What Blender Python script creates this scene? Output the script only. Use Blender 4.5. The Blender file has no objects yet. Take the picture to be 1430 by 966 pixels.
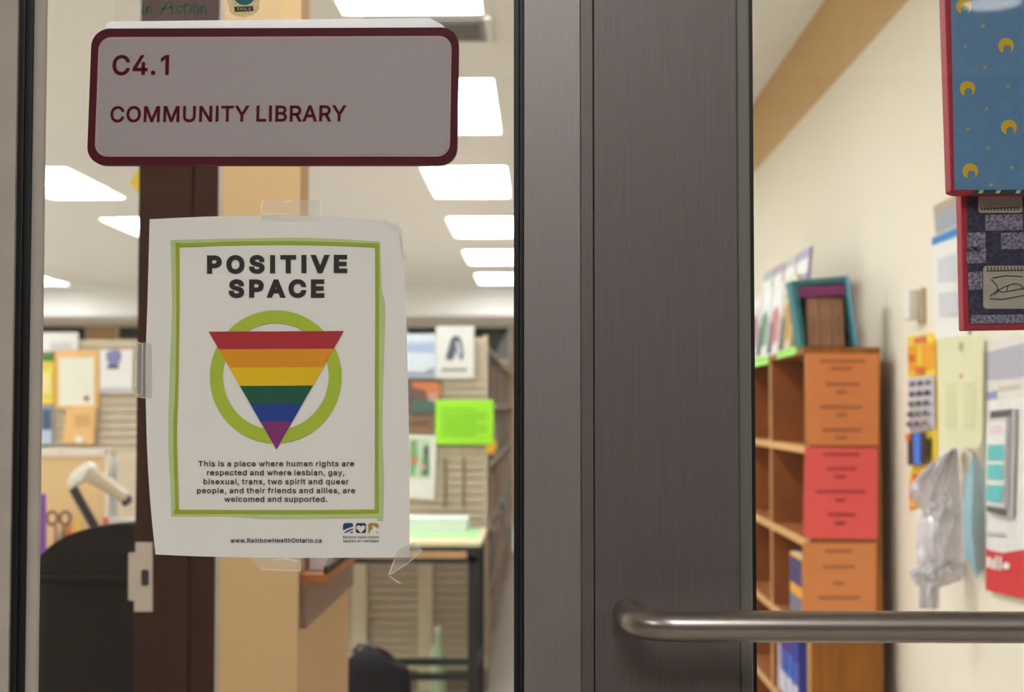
import bpy, bmesh, math, random
from mathutils import Vector, Matrix, Euler
from mathutils.geometry import tessellate_polygon
random.seed(7)
SC = bpy.context.scene
COL = SC.collection

# ------------------------------------------------------------------ camera
W, H, F = 1430, 966, 2042.0          # frame and focal length in pixels (51 mm lens)
EYE = Vector((0, 0, 1.3))
ROT = Euler((math.pi/2 + math.atan(87/F), 0, math.atan(42/F)), 'XYZ')
cd = bpy.data.cameras.new('camera'); cam = bpy.data.objects.new('camera', cd); COL.objects.link(cam)
cam.location = EYE; cam.rotation_euler = ROT
cd.sensor_width = 36; cd.lens = 36*F/W; cd.clip_start = .01
cd.dof.use_dof = True; cd.dof.focus_distance = 1.215; cd.dof.aperture_fstop = 8.5
SC.camera = cam
RM = ROT.to_matrix()

# ------------------------------------------------------------------ world, light, exposure
TROFFER, DOWNLIGHT, HALL = 16.5, 7.0, 17.0
wd = bpy.data.worlds.new('world'); SC.world = wd; wd.use_nodes = True
wd.node_tree.nodes['Background'].inputs[0].default_value = (1, .9, .8, 1)
wd.node_tree.nodes['Background'].inputs[1].default_value = .06
SC.view_settings.view_transform = 'Standard'; SC.view_settings.look = 'None'
SC.view_settings.gamma = 1; SC.view_settings.use_curve_mapping = False
SC.view_settings.exposure = 0.0
SC.cycles.use_denoising = True
SC.cycles.max_bounces = 10; SC.cycles.transparent_max_bounces = 24
SC.cycles.sample_clamp_indirect = 6

# ------------------------------------------------------------------ helpers
def ray(px, py): return RM @ Vector(((px-W/2)/F, -(py-H/2)/F, -1))
def at(px, py, Y):
    d = ray(px, py); return EYE + d*(Y/d.y)
def atx(px, py, X):
    d = ray(px, py); return EYE + d*(X/d.x)
def lin(c):
    c = c/255; return c/12.92 if c <= .04045 else ((c+.055)/1.055)**2.4

MATS = {}
def mat(name, rgb=(128,128,128), rough=.6, metal=0, var=.06, scale=30, stretch=(1,1,1), spec=.5, bump=0, emit=None, rgb2=None, coat=0):
    if name in MATS: return MATS[name]
    m = bpy.data.materials.new(name); m.use_nodes = True; nt = m.node_tree; N = nt.nodes; L = nt.links
    b = N['Principled BSDF']
    col = [lin(v) for v in rgb]
    tc = N.new('ShaderNodeTexCoord'); mp = N.new('ShaderNodeMapping'); mp.inputs['Scale'].default_value = stretch
    nz = N.new('ShaderNodeTexNoise'); nz.inputs['Scale'].default_value = scale; nz.inputs['Detail'].default_value = 4
    rp = N.new('ShaderNodeValToRGB')
    lo = [max(0, v*(1-var)) for v in col]; hi = [min(1, v*(1+var)) for v in col]
    if rgb2: lo = col; hi = [lin(v) for v in rgb2]
    rp.color_ramp.elements[0].position = .3; rp.color_ramp.elements[1].position = .7
    rp.color_ramp.elements[0].color = (*lo, 1); rp.color_ramp.elements[1].color = (*hi, 1)
    L.new(tc.outputs['Object'], mp.inputs[0]); L.new(mp.outputs[0], nz.inputs['Vector'])
    L.new(nz.outputs['Fac'], rp.inputs[0]); L.new(rp.outputs[0], b.inputs['Base Color'])
    b.inputs['Roughness'].default_value = rough; b.inputs['Metallic'].default_value = metal
    b.inputs['Specular IOR Level'].default_value = spec
    b.inputs['Coat Weight'].default_value = coat
    if bump:
        bp = N.new('ShaderNodeBump'); bp.inputs['Strength'].default_value = bump; bp.inputs['Distance'].default_value = .002
        L.new(nz.outputs['Fac'], bp.inputs['Height']); L.new(bp.outputs[0], b.inputs['Normal'])
    if emit:
        b.inputs['Emission Color'].default_value = (*emit[0], 1); b.inputs['Emission Strength'].default_value = emit[1]
    MATS[name] = m; return m

def clear_mat(name, tint, gloss, rough, haze=0, haze_rgb=(255,255,255), specks=False):
    """a thin clear film or pane: transparent, with a share of mirror and of milky haze"""
    if name in MATS: return MATS[name]
    m = bpy.data.materials.new(name); m.use_nodes = True; nt = m.node_tree; N = nt.nodes; L = nt.links
    N.clear(); out = N.new('ShaderNodeOutputMaterial')
    tr = N.new('ShaderNodeBsdfTransparent'); tr.inputs[0].default_value = (*tint, 1)
    gl = N.new('ShaderNodeBsdfGlossy'); gl.inputs['Roughness'].default_value = rough
    lw = N.new('ShaderNodeLayerWeight'); lw.inputs['Blend'].default_value = .35
    mr = N.new('ShaderNodeMapRange'); mr.inputs['To Min'].default_value = gloss; mr.inputs['To Max'].default_value = min(1, gloss*9)
    L.new(lw.outputs['Facing'], mr.inputs['Value'])
    mx = N.new('ShaderNodeMixShader'); L.new(mr.outputs[0], mx.inputs[0]); L.new(tr.outputs[0], mx.inputs[1]); L.new(gl.outputs[0], mx.inputs[2])
    last = mx
    if haze or specks:
        df = N.new('ShaderNodeBsdfDiffuse'); df.inputs[0].default_value = (*[lin(v) for v in haze_rgb], 1)
        tl = N.new('ShaderNodeBsdfTranslucent'); tl.inputs[0].default_value = df.inputs[0].default_value
        ad = N.new('ShaderNodeMixShader'); ad.inputs[0].default_value = .5
        L.new(df.outputs[0], ad.inputs[1]); L.new(tl.outputs[0], ad.inputs[2])
        m2 = N.new('ShaderNodeMixShader'); m2.inputs[0].default_value = haze
        if specks:
            tc = N.new('ShaderNodeTexCoord')
            v = N.new('ShaderNodeTexVoronoi'); v.inputs['Scale'].default_value = 210; L.new(tc.outputs['Object'], v.inputs['Vector'])
            n = N.new('ShaderNodeTexNoise'); n.inputs['Scale'].default_value = 14; L.new(tc.outputs['Object'], n.inputs['Vector'])
            a = N.new('ShaderNodeMath'); a.operation = 'LESS_THAN'; a.inputs[1].default_value = .085; L.new(v.outputs['Distance'], a.inputs[0])
            c = N.new('ShaderNodeMath'); c.operation = 'GREATER_THAN'; c.inputs[1].default_value = .56; L.new(n.outputs['Fac'], c.inputs[0])
            e = N.new('ShaderNodeMath'); e.operation = 'MULTIPLY'; L.new(a.outputs[0], e.inputs[0]); L.new(c.outputs[0], e.inputs[1])
            g = N.new('ShaderNodeMath'); g.operation = 'MULTIPLY_ADD'; g.inputs[1].default_value = .14; g.inputs[2].default_value = haze
            L.new(e.outputs[0], g.inputs[0]); L.new(g.outputs[0], m2.inputs[0])
        L.new(mx.outputs[0], m2.inputs[1]); L.new(ad.outputs[0], m2.inputs[2]); last = m2
    L.new(last.outputs[0], out.inputs[0]); MATS[name] = m; return m

class MB:
    """collects faces; build() links them as ONE mesh object"""
    def __init__(s): s.v = []; s.f = []; s.mi = []
    def face(s, pts, mi=0):
        n = len(s.v); s.v += [Vector(p) for p in pts]; s.f.append(list(range(n, n+len(pts)))); s.mi.append(mi)
    def box(s, a, b, mi=0):
        (x0,y0,z0),(x1,y1,z1) = a, b
        x0,x1 = sorted((x0,x1)); y0,y1 = sorted((y0,y1)); z0,z1 = sorted((z0,z1))
        n = len(s.v)
        s.v += [Vector((x,y,z)) for z in (z0,z1) for x,y in ((x0,y0),(x1,y0),(x1,y1),(x0,y1))]
        for q in ((3,2,1,0),(4,5,6,7),(0,1,5,4),(1,2,6,5),(2,3,7,6),(3,0,4,7)): s.f.append([n+i for i in q]); s.mi.append(mi)
        return s
    def prism(s, pts, d, mi=0):
        """outline pts (front), extruded by vector d"""
        d = Vector(d); pts = [Vector(p) for p in pts]; k = len(pts); n = len(s.v)
        s.v += pts + [p+d for p in pts]
        for t in tessellate_polygon([pts]):
            s.f.append([n+i for i in t]); s.mi.append(mi)
            s.f.append([n+k+i for i in reversed(t)]); s.mi.append(mi)
        for i in range(k):
            j = (i+1) % k; s.f.append([n+i, n+j, n+k+j, n+k+i]); s.mi.append(mi)
        return s
    def poly(s, loops, fn=None, mi=0):
        """flat filled outline with holes; loops are 2-D, fn maps them into the place"""
        flat = [p for l in loops for p in l]; n = len(s.v)
        tris = tessellate_polygon([[Vector((p[0], p[1], 0)) for p in l] for l in loops])
        s.v += [Vector(fn(*p)) if fn else Vector(p) for p in flat]
        for t in tris: s.f.append([n+i for i in t]); s.mi.append(mi)
        return s
    def strip(s, A, B, mi=0):
        n = len(s.v); k = len(A); s.v += [Vector(p) for p in A] + [Vector(p) for p in B]
        for i in range(k-1): s.f.append([n+i, n+i+1, n+k+i+1, n+k+i]); s.mi.append(mi)
        return s
    def tube(s, path, r, seg=14, mi=0, closed=False):
        path = [Vector(p) for p in path]; rs = r if isinstance(r, (list, tuple)) else [r]*len(path)
        n = len(s.v); k = len(path); up = None
        for i, p in enumerate(path):
            a = path[i-1] if (i or closed) else p; b = path[(i+1) % k] if (i < k-1 or closed) else p
            t = (b-a).normalized()
            if up is None: up = t.orthogonal().normalized()
            up = (up - t*up.dot(t)).normalized(); sd = t.cross(up)
            s.v += [p + (up*math.cos(2*math.pi*j/seg) + sd*math.sin(2*math.pi*j/seg))*rs[i] for j in range(seg)]
        for i in range(k if closed else k-1):
            for j in range(seg):
                q = (j+1) % seg; i2 = (i+1) % k
                s.f.append([n+i*seg+j, n+i*seg+q, n+i2*seg+q, n+i2*seg+j]); s.mi.append(mi)
        if not closed:
            s.f.append([n+j for j in reversed(range(seg))]); s.mi.append(mi)
            s.f.append([n+(k-1)*seg+j for j in range(seg)]); s.mi.append(mi)
        return s
    def lathe(s, c, prof, seg=24, mi=0):
        c = Vector(c); n = len(s.v); k = len(prof)
        for r, z in prof: s.v += [c+Vector((r*math.cos(2*math.pi*j/seg), r*math.sin(2*math.pi*j/seg), z)) for j in range(seg)]
        for i in range(k-1):
            for j in range(seg):
                q = (j+1) % seg; s.f.append([n+i*seg+j, n+i*seg+q, n+(i+1)*seg+q, n+(i+1)*seg+j]); s.mi.append(mi)
        s.f.append([n+j for j in reversed(range(seg))]); s.f.append([n+(k-1)*seg+j for j in range(seg)]); s.mi += [mi, mi]
        return s
    def grid(s, fn, nu, nv, thick=None, mi=0):
        n = len(s.v)
        P = [[Vector(fn(i/nu, j/nv)) for i in range(nu+1)] for j in range(nv+1)]
        s.v += [p for r in P for p in r]; w = nu+1; off = 0
        for j in range(nv):
            for i in range(nu): s.f.append([n+j*w+i, n+j*w+i+1, n+(j+1)*w+i+1, n+(j+1)*w+i]); s.mi.append(mi)
        if thick:
            t = Vector(thick); m = len(s.v); s.v += [p+t for r in P for p in r]
            for j in range(nv):
                for i in range(nu): s.f.append([m+(j+1)*w+i, m+(j+1)*w+i+1, m+j*w+i+1, m+j*w+i]); s.mi.append(mi)
            ring = [i for i in range(w)] + [j*w+nu for j in range(1, nv+1)] + [nv*w+i for i in reversed(range(nu))] + [j*w for j in reversed(range(1, nv))]
            for a, b in zip(ring, ring[1:]+ring[:1]): s.f.append([n+b, n+a, m+a, m+b]); s.mi.append(mi)
        return s
    def build(s, name, mats, parent=None, bevel=0, smooth=False, segs=2):
        if not isinstance(mats, (list, tuple)): mats = [mats]
        base = Vector((0,0,0))
        if parent is None and s.v:
            xs, ys, zs = zip(*[tuple(v) for v in s.v])
            base = Vector(((min(xs)+max(xs))/2, (min(ys)+max(ys))/2, min(zs)))
        elif parent is not None: base = parent_base(parent)
        me = bpy.data.meshes.new(name); me.from_pydata([tuple(v-base) for v in s.v], [], s.f)
        for m in mats: me.materials.append(m)
        for p, i in zip(me.polygons, s.mi): p.material_index = i
        bm = bmesh.new(); bm.from_mesh(me)
        bmesh.ops.remove_doubles(bm, verts=bm.verts, dist=1e-6)
        bmesh.ops.recalc_face_normals(bm, faces=bm.faces)
        if bevel:
            es = [e for e in bm.edges if len(e.link_faces) == 2 and e.calc_face_angle(0) > .5]
            bmesh.ops.bevel(bm, geom=es, offset=bevel, segments=segs, affect='EDGES', profile=.5, clamp_overlap=True)
        bm.to_mesh(me); bm.free()
        if smooth:
            for p in me.polygons: p.use_smooth = True
            me.set_sharp_from_angle(angle=math.radians(40))
        o = bpy.data.objects.new(name, me); COL.objects.link(o)
        if parent is not None: o.parent = parent
        else: o.location = base
        return o
def parent_base(p):
    b = Vector(p.location)
    while p.parent: p = p.parent; b = b + Vector(p.location)
    return b
def tag(o, label=None, cat=None, group=None, kind=None):
    for k, v in (('label', label), ('category', cat), ('group', group), ('kind', kind)):
        if v: o[k] = v
    return o
def thing(name, loc, label, cat, group=None):
    o = bpy.data.objects.new(name, None); COL.objects.link(o); o.location = loc; o.empty_display_size = .05
    return tag(o, label, cat, group)
def struct(name, mb, m, **k): return tag(mb.build(name, m, **k), kind='structure')
def dup(o, loc):
    c = o.copy(); COL.objects.link(c); c.location = loc
    for ch in list(o.children):
        d = ch.copy(); COL.objects.link(d); d.parent = c
        for g in list(ch.children):
            e = g.copy(); COL.objects.link(e); e.parent = d
    return c
def rrect(x0, y0, x1, y1, r, n=8):
    pts = []
    for cx, cy, a0 in ((x1-r,y0+r,-90),(x1-r,y1-r,0),(x0+r,y1-r,90),(x0+r,y0+r,180)):
        for i in range(n+1):
            a = math.radians(a0+90*i/n); pts.append((cx+r*math.cos(a), cy+r*math.sin(a)))
    return pts
def circ(cx, cy, r, n=48, ry=None):
    return [(cx+r*math.cos(2*math.pi*i/n), cy+(ry or r)*math.sin(2*math.pi*i/n)) for i in range(n)]

# ------------------------------------------------------------------ lettering: outlines of a plain sans alphabet
GLYPHS = {
 ',': (188, ['38,-119 68,71 137,71 84,-119']),
 '-': (453, ['337,244 337,188 114,188 114,244']),
 '.': (188, ['95,-4 83,-3 73,1 63,9 55,18 51,29 50,41 51,53 55,64 63,73 73,81 83,85 95,87 107,85 118,81 128,73 135,64 140,53 141,41 140,29 135,18 128,9 118,1 107,-3']),
 '1': (390, ['276,509 276,0 212,0 212,448 209,448 86,358 86,427 198,509']),
 '4': (453, ['40,105 40,158 247,509 311,509 109,166 109,163 413,163 413,105', '282,0 282,121 282,146 282,318 343,318 343,0']),
 'A': (480, ['16,0 201,509 276,509 463,0 395,0 287,302 264,372 232,478 245,478 213,371 191,302 85,0', '110,142 110,199 370,199 370,142']),
 'B': (456, ['60,0 60,509 241,509 274,507 304,501 329,491 350,477 367,461 381,442 390,421 396,398 398,374 397,353 393,336 387,320 378,307 368,295 356,286 343,278 329,272 315,267 315,262 331,260 347,254 363,245 378,234 391,220 402,203 411,184 416,161 418,136 416,111 410,88 400,67 386,48 368,31 344,18 317,8 284,2 247,0', '125,57 245,57 281,60 309,67 330,80 344,96 353,115 355,137 354,153 350,169 342,184 333,197 320,209 306,218 289,225 269,229 248,231 125,231', '125,285 238,285 256,287 273,290 288,296 302,304 314,314 323,326 330,340 335,355 336,372 333,393 326,412 313,429 294,442 270,449 240,452 125,452']),
 'C': (510, ['267,-7 235,-5 205,1 177,11 150,25 126,42 104,63 86,88 70,115 57,146 48,179 42,215 40,254 42,293 48,329 57,362 70,393 86,421 104,445 126,466 150,484 177,498 205,508 235,514 267,516 293,514 317,511 340,504 362,496 383,485 402,471 419,456 435,438 448,418 459,397 467,373 473,348 408,348 404,365 397,380 389,395 380,407 369,418 357,428 344,437 330,444 315,449 300,453 284,455 267,456 237,453 209,445 184,432 161,414 141,391 125,364 113,332 106,295 103,254 106,213 113,177 125,145 141,117 161,94 184,76 210,63 237,56 267,53 284,54 300,56 315,60 330,65 344,72 357,81 369,90 380,102 389,114 397,128 404,144 408,160 473,160 467,135 459,112 448,91 435,71 420,53 402,38 383,24 363,13 341,5 317,-2 293,-6']),
 'E': (419, ['60,0 60,509 372,509 372,452 125,452 125,286 355,286 355,229 125,229 125,57 375,57 375,0']),
 'H': (517, ['60,0 60,509 125,509 125,289 392,289 392,509 457,509 457,0 392,0 392,232 125,232 125,0']),
 'I': (182, ['60,0 60,509 122,509 122,0']),
 'L': (393, ['60,0 60,509 125,509 125,57 361,57 361,0']),
 'M': (628, ['60,0 60,509 152,509 277,187 287,159 299,123 311,84 322,49 307,49 318,83 330,121 342,158 352,187 476,509 568,509 568,0 504,0 504,291 504,327 505,369 506,413 507,457 513,457 498,409 482,363 467,322 456,291 342,0 286,0 170,291 159,321 145,361 129,408 112,457 119,457 120,416 121,372 122,328 122,291 122,0']),
 'N': (523, ['60,0 60,509 136,509 343,183 363,151 388,107 414,55 405,54 401,108 399,157 399,195 399,509 463,509 463,0 387,0 202,290 177,331 148,381 108,452 119,454 122,384 124,328 125,291 125,0']),
 'O': (533, ['267,-7 235,-5 205,1 177,11 150,25 126,42 105,63 86,88 70,115 57,146 48,179 42,215 40,254 42,293 48,329 57,362 70,393 86,421 105,445 126,466 150,484 177,498 205,508 235,514 267,516 299,514 329,508 357,498 384,484 408,466 429,445 448,421 464,393 477,362 486,329 491,293 493,254 491,215 486,179 477,146 464,115 448,88 429,63 408,42 384,25 357,11 329,1 299,-5', '267,53 296,55 324,63 349,76 372,94 392,116 408,144 420,176 428,213 430,254 428,295 420,332 408,365 392,392 372,415 349,433 324,446 296,453 267,456 237,453 210,445 184,433 161,415 142,392 125,364 113,332 106,295 103,254 106,213 113,176 125,144 142,117 161,94 184,76 210,63 237,55']),
 'P': (445, ['60,0 60,509 235,509 272,506 305,499 332,487 356,471 375,452 390,430 400,404 407,377 409,348 407,318 400,291 390,265 375,243 356,223 332,207 305,195 272,188 235,186 125,186 125,0', '125,242 233,242 257,244 279,248 297,256 312,266 324,279 333,294 339,310 343,328 344,348 343,367 339,385 333,402 324,416 312,428 297,439 279,446 257,451 232,452 125,452']),
 'R': (449, ['60,0 60,509 236,509 273,506 305,500 333,489 356,473 376,455 390,433 401,408 407,381 409,352 407,323 401,296 390,271 376,250 356,232 333,217 305,206 273,200 236,198 125,198 125,0', '125,255 234,255 258,256 280,260 298,267 313,276 325,287 334,300 340,316 344,333 345,352 344,371 340,389 334,405 325,419 313,430 298,440 279,446 258,451 233,452 125,452', '353,0 230,229 303,229 428,0']),
 'S': (447, ['224,-9 188,-7 156,-1 128,9 102,23 81,40 64,60 51,83 42,109 38,137 104,137 108,118 114,102 123,88 136,76 150,66 166,59 185,53 204,50 224,49 246,50 267,54 286,60 303,69 317,79 329,92 338,106 344,122 346,139 344,154 340,168 332,179 322,189 310,197 296,205 245,222 184,239 145,253 112,269 86,289 67,313 56,341 52,372 54,400 62,425 75,448 92,468 113,484 138,498 165,508 195,514 227,516 259,514 289,508 316,498 340,484 360,468 377,449 390,427 398,403 401,378 337,378 332,402 320,421 302,437 280,449 254,456 225,459 204,457 185,454 167,448 152,440 139,430 129,418 121,405 117,391 115,376 117,359 122,345 131,334 142,324 155,315 169,308 212,293 264,279 312,264 328,256 344,248 359,238 372,226 384,213 395,198 402,180 407,161 408,139 406,112 399,87 386,64 370,43 349,25 323,11 294,0 261,-7']),
 'T': (449, ['32,452 32,509 417,509 417,452 257,452 257,0 193,0 193,452']),
 'U': (517, ['259,-8 220,-6 186,2 154,15 126,33 103,55 85,80 71,108 63,140 60,173 60,509 124,509 124,178 126,155 132,133 141,113 153,95 169,80 187,68 208,59 232,53 259,52 285,53 309,59 331,68 349,80 364,95 377,113 385,133 391,155 393,178 393,509 457,509 457,173 454,140 446,108 433,80 414,55 391,33 363,15 332,2 297,-6']),
 'V': (480, ['204,0 16,509 84,509 192,206 215,137 248,31 235,31 267,138 290,206 395,509 463,509 278,0']),
 'Y': (472, ['203,0 203,208 16,509 91,509 192,344 222,292 250,230 224,230 251,293 280,344 381,509 455,509 268,208 268,0']),
 'a': (389, ['160,-9 137,-7 115,-3 94,5 76,15 60,29 48,45 38,63 32,84 30,108 32,128 36,146 43,161 53,174 64,184 78,193 92,200 108,206 125,211 178,220 234,227 247,229 257,231 265,235 271,240 274,246 276,255 276,257 275,272 272,285 267,297 260,307 251,315 240,322 227,327 212,330 196,331 178,330 163,327 149,322 137,316 127,309 118,301 110,292 104,283 100,274 41,291 51,313 64,331 79,346 95,358 114,368 133,375 153,380 173,383 194,384 239,379 255,375 271,369 286,360 300,350 312,336 322,320 330,301 335,278 337,251 337,0 277,0 277,52 272,52 252,25 242,16 229,8 215,1 199,-4 181,-7', '170,45 192,47 211,51 228,59 242,68 254,80 263,93 270,108 274,122 276,138 276,190 259,182 231,176 200,171 175,168 134,159 122,153 112,147 103,139 97,130 93,118 92,105 93,93 96,82 102,72 109,64 119,57 130,52 142,48 156,46']),
 'b': (424, ['229,-8 208,-7 189,-3 172,4 159,12 147,21 138,31 118,59 112,59 112,0 53,0 53,509 114,509 114,319 118,319 137,346 147,355 158,364 171,373 188,379 207,383 229,384 259,382 287,374 313,361 335,342 354,320 370,293 381,261 388,227 390,189 388,151 381,116 370,84 355,57 336,34 313,16 288,3 260,-6', '220,47 242,49 262,55 279,66 294,80 306,97 316,117 323,139 327,163 328,189 327,215 323,239 316,261 307,281 295,298 280,311 262,322 243,328 220,330 198,328 178,322 161,312 147,299 134,282 125,263 118,241 114,216 113,189 114,162 118,138 125,115 135,95 147,78 162,65 179,55 198,49']),
 'c': (396, ['207,-8 174,-5 144,3 117,16 93,35 72,58 56,85 44,116 37,150 34,187 37,225 44,260 56,291 72,318 93,341 117,360 144,374 174,382 207,384 226,384 243,381 260,377 276,371 291,364 305,356 318,346 330,335 340,322 349,308 356,293 362,277 303,262 290,289 270,311 242,325 207,330 184,328 163,321 145,310 130,296 118,278 108,258 102,236 98,212 96,187 98,163 102,139 108,117 118,97 130,80 145,66 163,55 184,49 207,46 243,52 271,66 292,89 304,117 363,102 357,86 350,70 341,56 331,43 319,32 306,21 292,12 277,5 261,-1 244,-5 226,-7']),
 'd': (424, ['195,-8 165,-6 137,3 111,16 89,34 70,57 55,84 43,116 36,151 34,189 36,227 43,261 55,293 70,320 89,342 112,361 137,374 165,382 196,384 218,383 237,379 253,373 267,364 278,355 287,346 306,319 311,319 311,509 372,509 372,0 313,0 313,59 307,59 287,31 277,21 266,12 252,4 236,-3 217,-7', '205,47 226,49 246,55 263,65 278,78 290,95 299,115 306,138 310,162 312,189 310,216 306,241 300,263 290,282 278,299 263,312 246,322 227,328 205,330 182,328 162,322 145,311 130,298 118,281 108,261 102,239 98,215 96,189 98,163 102,139 109,117 118,97 130,80 145,66 162,55 182,49']),
 'e': (404, ['212,-8 177,-5 145,3 117,16 92,35 72,58 56,85 44,116 37,150 34,187 36,224 44,258 55,290 71,317 91,340 115,359 142,373 172,382 205,384 226,383 246,380 266,374 285,366 303,355 319,341 334,324 347,305 357,282 365,256 370,227 371,194 371,169 97,169 98,151 102,127 110,106 121,88 135,73 151,61 169,53 190,48 212,46 227,47 241,49 254,53 265,58 276,65 285,73 294,82 300,93 306,105 365,91 358,72 348,55 335,39 320,26 302,14 283,4 261,-3 237,-7', '97,221 308,221 308,226 304,248 298,269 288,286 277,301 263,314 246,323 227,328 205,330 183,328 164,323 146,313 131,301 119,286 109,270 102,251 97,231']),
 'f': (254, ['228,379 228,327 6,327 6,379', '81,0 81,432 82,452 87,470 96,486 107,499 120,510 135,519 152,525 169,529 187,530 222,527 243,521 227,468 215,472 195,474 178,472 164,468 154,460 147,449 143,435 142,419 142,0']),
 'g': (425, ['207,-151 180,-149 156,-146 134,-140 114,-132 97,-122 82,-110 70,-97 59,-84 51,-69 101,-41 122,-66 131,-74 142,-82 154,-88 169,-93 187,-96 207,-97 236,-95 261,-87 282,-75 298,-58 308,-34 311,-6 311,68 306,68 287,41 277,32 266,23 252,16 236,10 217,6 195,5 165,7 138,14 113,27 90,43 71,65 55,90 43,120 36,154 34,191 36,229 43,263 55,293 71,320 90,342 112,361 138,374 166,382 196,384 218,383 237,379 253,373 267,365 279,356 288,346 308,319 313,319 313,379 372,379 372,-9 370,-40 363,-67 350,-90 334,-109 314,-124 291,-136 265,-144 237,-149', '205,59 227,61 246,66 264,75 278,87 290,103 300,121 307,142 311,166 312,193 311,219 307,242 300,264 291,283 279,299 264,312 247,322 227,328 205,330 182,328 163,322 145,312 130,298 118,282 109,262 102,241 98,218 96,193 98,167 102,144 109,123 118,104 131,88 145,76 163,66 183,61']),
 'h': (410, ['114,227 114,0 53,0 53,509 114,509 114,287 102,287 116,319 132,344 152,362 175,374 200,382 227,384 252,383 275,377 295,369 313,356 328,340 341,321 350,298 355,271 357,240 357,0 296,0 296,235 293,263 286,286 273,304 256,318 235,326 210,329 192,328 176,324 161,317 147,308 136,297 126,283 119,266 115,248']),
 'i': (167, ['53,0 53,379 114,379 114,0', '84,443 73,444 63,448 54,455 47,463 43,472 41,483 43,494 47,504 54,512 63,518 73,522 84,524 95,522 105,518 114,512 121,504 125,494 126,483 125,472 121,463 114,455 105,448 95,444']),
 'l': (168, ['53,0 53,509 114,509 114,0']),
 'm': (610, ['53,0 53,379 112,379 112,295 108,295 114,314 122,331 132,346 144,358 158,368 172,376 187,382 203,385 219,386 245,383 268,375 287,361 303,342 314,320 321,295 312,295 318,312 326,329 337,343 350,356 364,366 381,375 398,381 417,385 437,386 458,385 478,380 497,372 514,361 529,346 541,328 550,307 555,283 557,255 557,0 496,0 496,254 493,279 485,298 473,313 456,323 438,329 419,330 402,329 387,326 374,320 363,312 353,302 345,290 340,277 336,263 335,247 335,0 274,0 274,260 272,280 265,297 253,311 238,322 220,328 199,330 185,329 171,326 158,320 145,312 135,302 126,289 119,274 115,257 114,238 114,0']),
 'n': (410, ['114,227 114,0 53,0 53,379 112,379 112,287 102,287 116,319 132,344 152,362 175,374 200,382 227,384 252,383 275,377 295,369 313,356 328,340 341,321 350,298 355,271 357,240 357,0 296,0 296,235 293,263 286,286 273,304 256,318 235,326 210,329 192,328 176,324 161,317 147,308 136,297 126,283 119,266 115,248']),
 'o': (415, ['207,-8 174,-5 144,3 117,16 93,35 72,58 56,85 44,116 37,150 34,187 37,225 44,260 56,291 72,318 93,341 117,360 144,374 174,382 207,384 241,382 271,374 299,360 323,341 343,318 359,291 371,260 379,225 381,187 379,150 371,116 359,85 343,58 323,35 299,16 271,3 241,-5', '207,46 231,49 252,55 270,66 285,80 298,97 307,117 314,139 318,163 319,187 318,212 314,236 307,258 298,278 285,296 270,310 252,321 231,328 207,330 184,328 163,321 145,310 130,296 118,278 108,258 102,236 98,212 96,187 98,163 102,139 108,117 118,97 130,80 145,66 163,55 184,49']),
 'p': (424, ['53,-143 53,379 112,379 112,319 118,319 137,346 147,355 158,364 171,373 188,379 207,383 229,384 259,382 287,374 313,361 335,342 354,320 370,293 381,261 388,227 390,189 388,151 381,116 370,84 355,57 336,34 313,16 288,3 260,-6 229,-8 208,-7 189,-3 173,4 159,12 147,21 138,31 118,59 114,59 114,-143', '220,47 242,49 262,55 279,66 294,80 306,97 316,117 323,139 327,163 328,189 327,215 323,239 316,261 307,281 295,298 280,311 262,322 243,328 220,330 198,328 178,322 161,312 147,299 134,282 125,263 118,241 114,216 113,189 114,162 118,138 125,115 135,95 147,78 162,65 179,55 198,49']),
 'q': (424, ['372,-143 311,-143 311,59 306,59 287,31 277,21 266,12 252,4 236,-3 217,-7 195,-8 165,-6 137,3 111,16 89,34 70,57 55,84 43,116 36,151 34,189 36,227 43,261 55,293 70,320 89,342 112,361 137,374 165,382 196,384 218,383 237,379 253,373 267,364 278,355 287,346 307,319 313,319 313,379 372,379', '205,47 226,49 246,55 263,65 278,78 290,95 299,115 306,138 310,162 312,189 310,216 306,241 300,263 290,282 278,299 263,312 246,322 227,328 205,330 182,328 162,322 145,311 130,298 118,281 108,261 102,239 98,215 96,189 98,163 102,139 109,117 118,97 130,80 145,66 162,55 182,49']),
 'r': (259, ['53,0 53,379 112,379 112,321 115,321 124,339 137,354 152,367 171,377 191,383 213,385 229,384 243,384 243,322 230,324 207,326 190,324 174,321 159,315 146,306 135,296 126,284 119,269 115,254 114,237 114,0']),
 's': (365, ['182,-8 157,-7 133,-3 112,3 93,12 76,24 62,38 50,54 41,73 36,94 94,107 101,87 111,72 124,60 141,52 160,47 181,45 206,47 227,53 244,62 258,74 265,88 268,103 266,115 262,126 254,136 243,144 229,150 212,155 149,170 118,180 92,192 72,208 58,227 50,249 47,274 49,295 55,314 65,332 79,347 95,360 115,370 137,378 161,383 187,384 212,383 234,379 254,372 271,363 286,352 299,339 309,324 318,308 324,290 268,277 262,291 254,304 243,316 228,325 210,331 187,333 166,331 147,326 131,317 119,305 111,292 109,277 110,264 115,253 124,243 136,235 152,229 172,223 229,209 261,200 287,187 306,171 320,153 328,131 331,107 329,85 323,65 312,47 298,31 281,18 260,6 236,-2 210,-7']),
 't': (227, ['204,379 204,327 6,327 6,379', '65,471 126,471 126,98 127,83 130,70 136,61 144,55 156,51 170,50 185,51 202,54 213,2 192,-3 168,-4 138,-1 113,7 92,21 77,41 68,64 65,93']),
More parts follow.
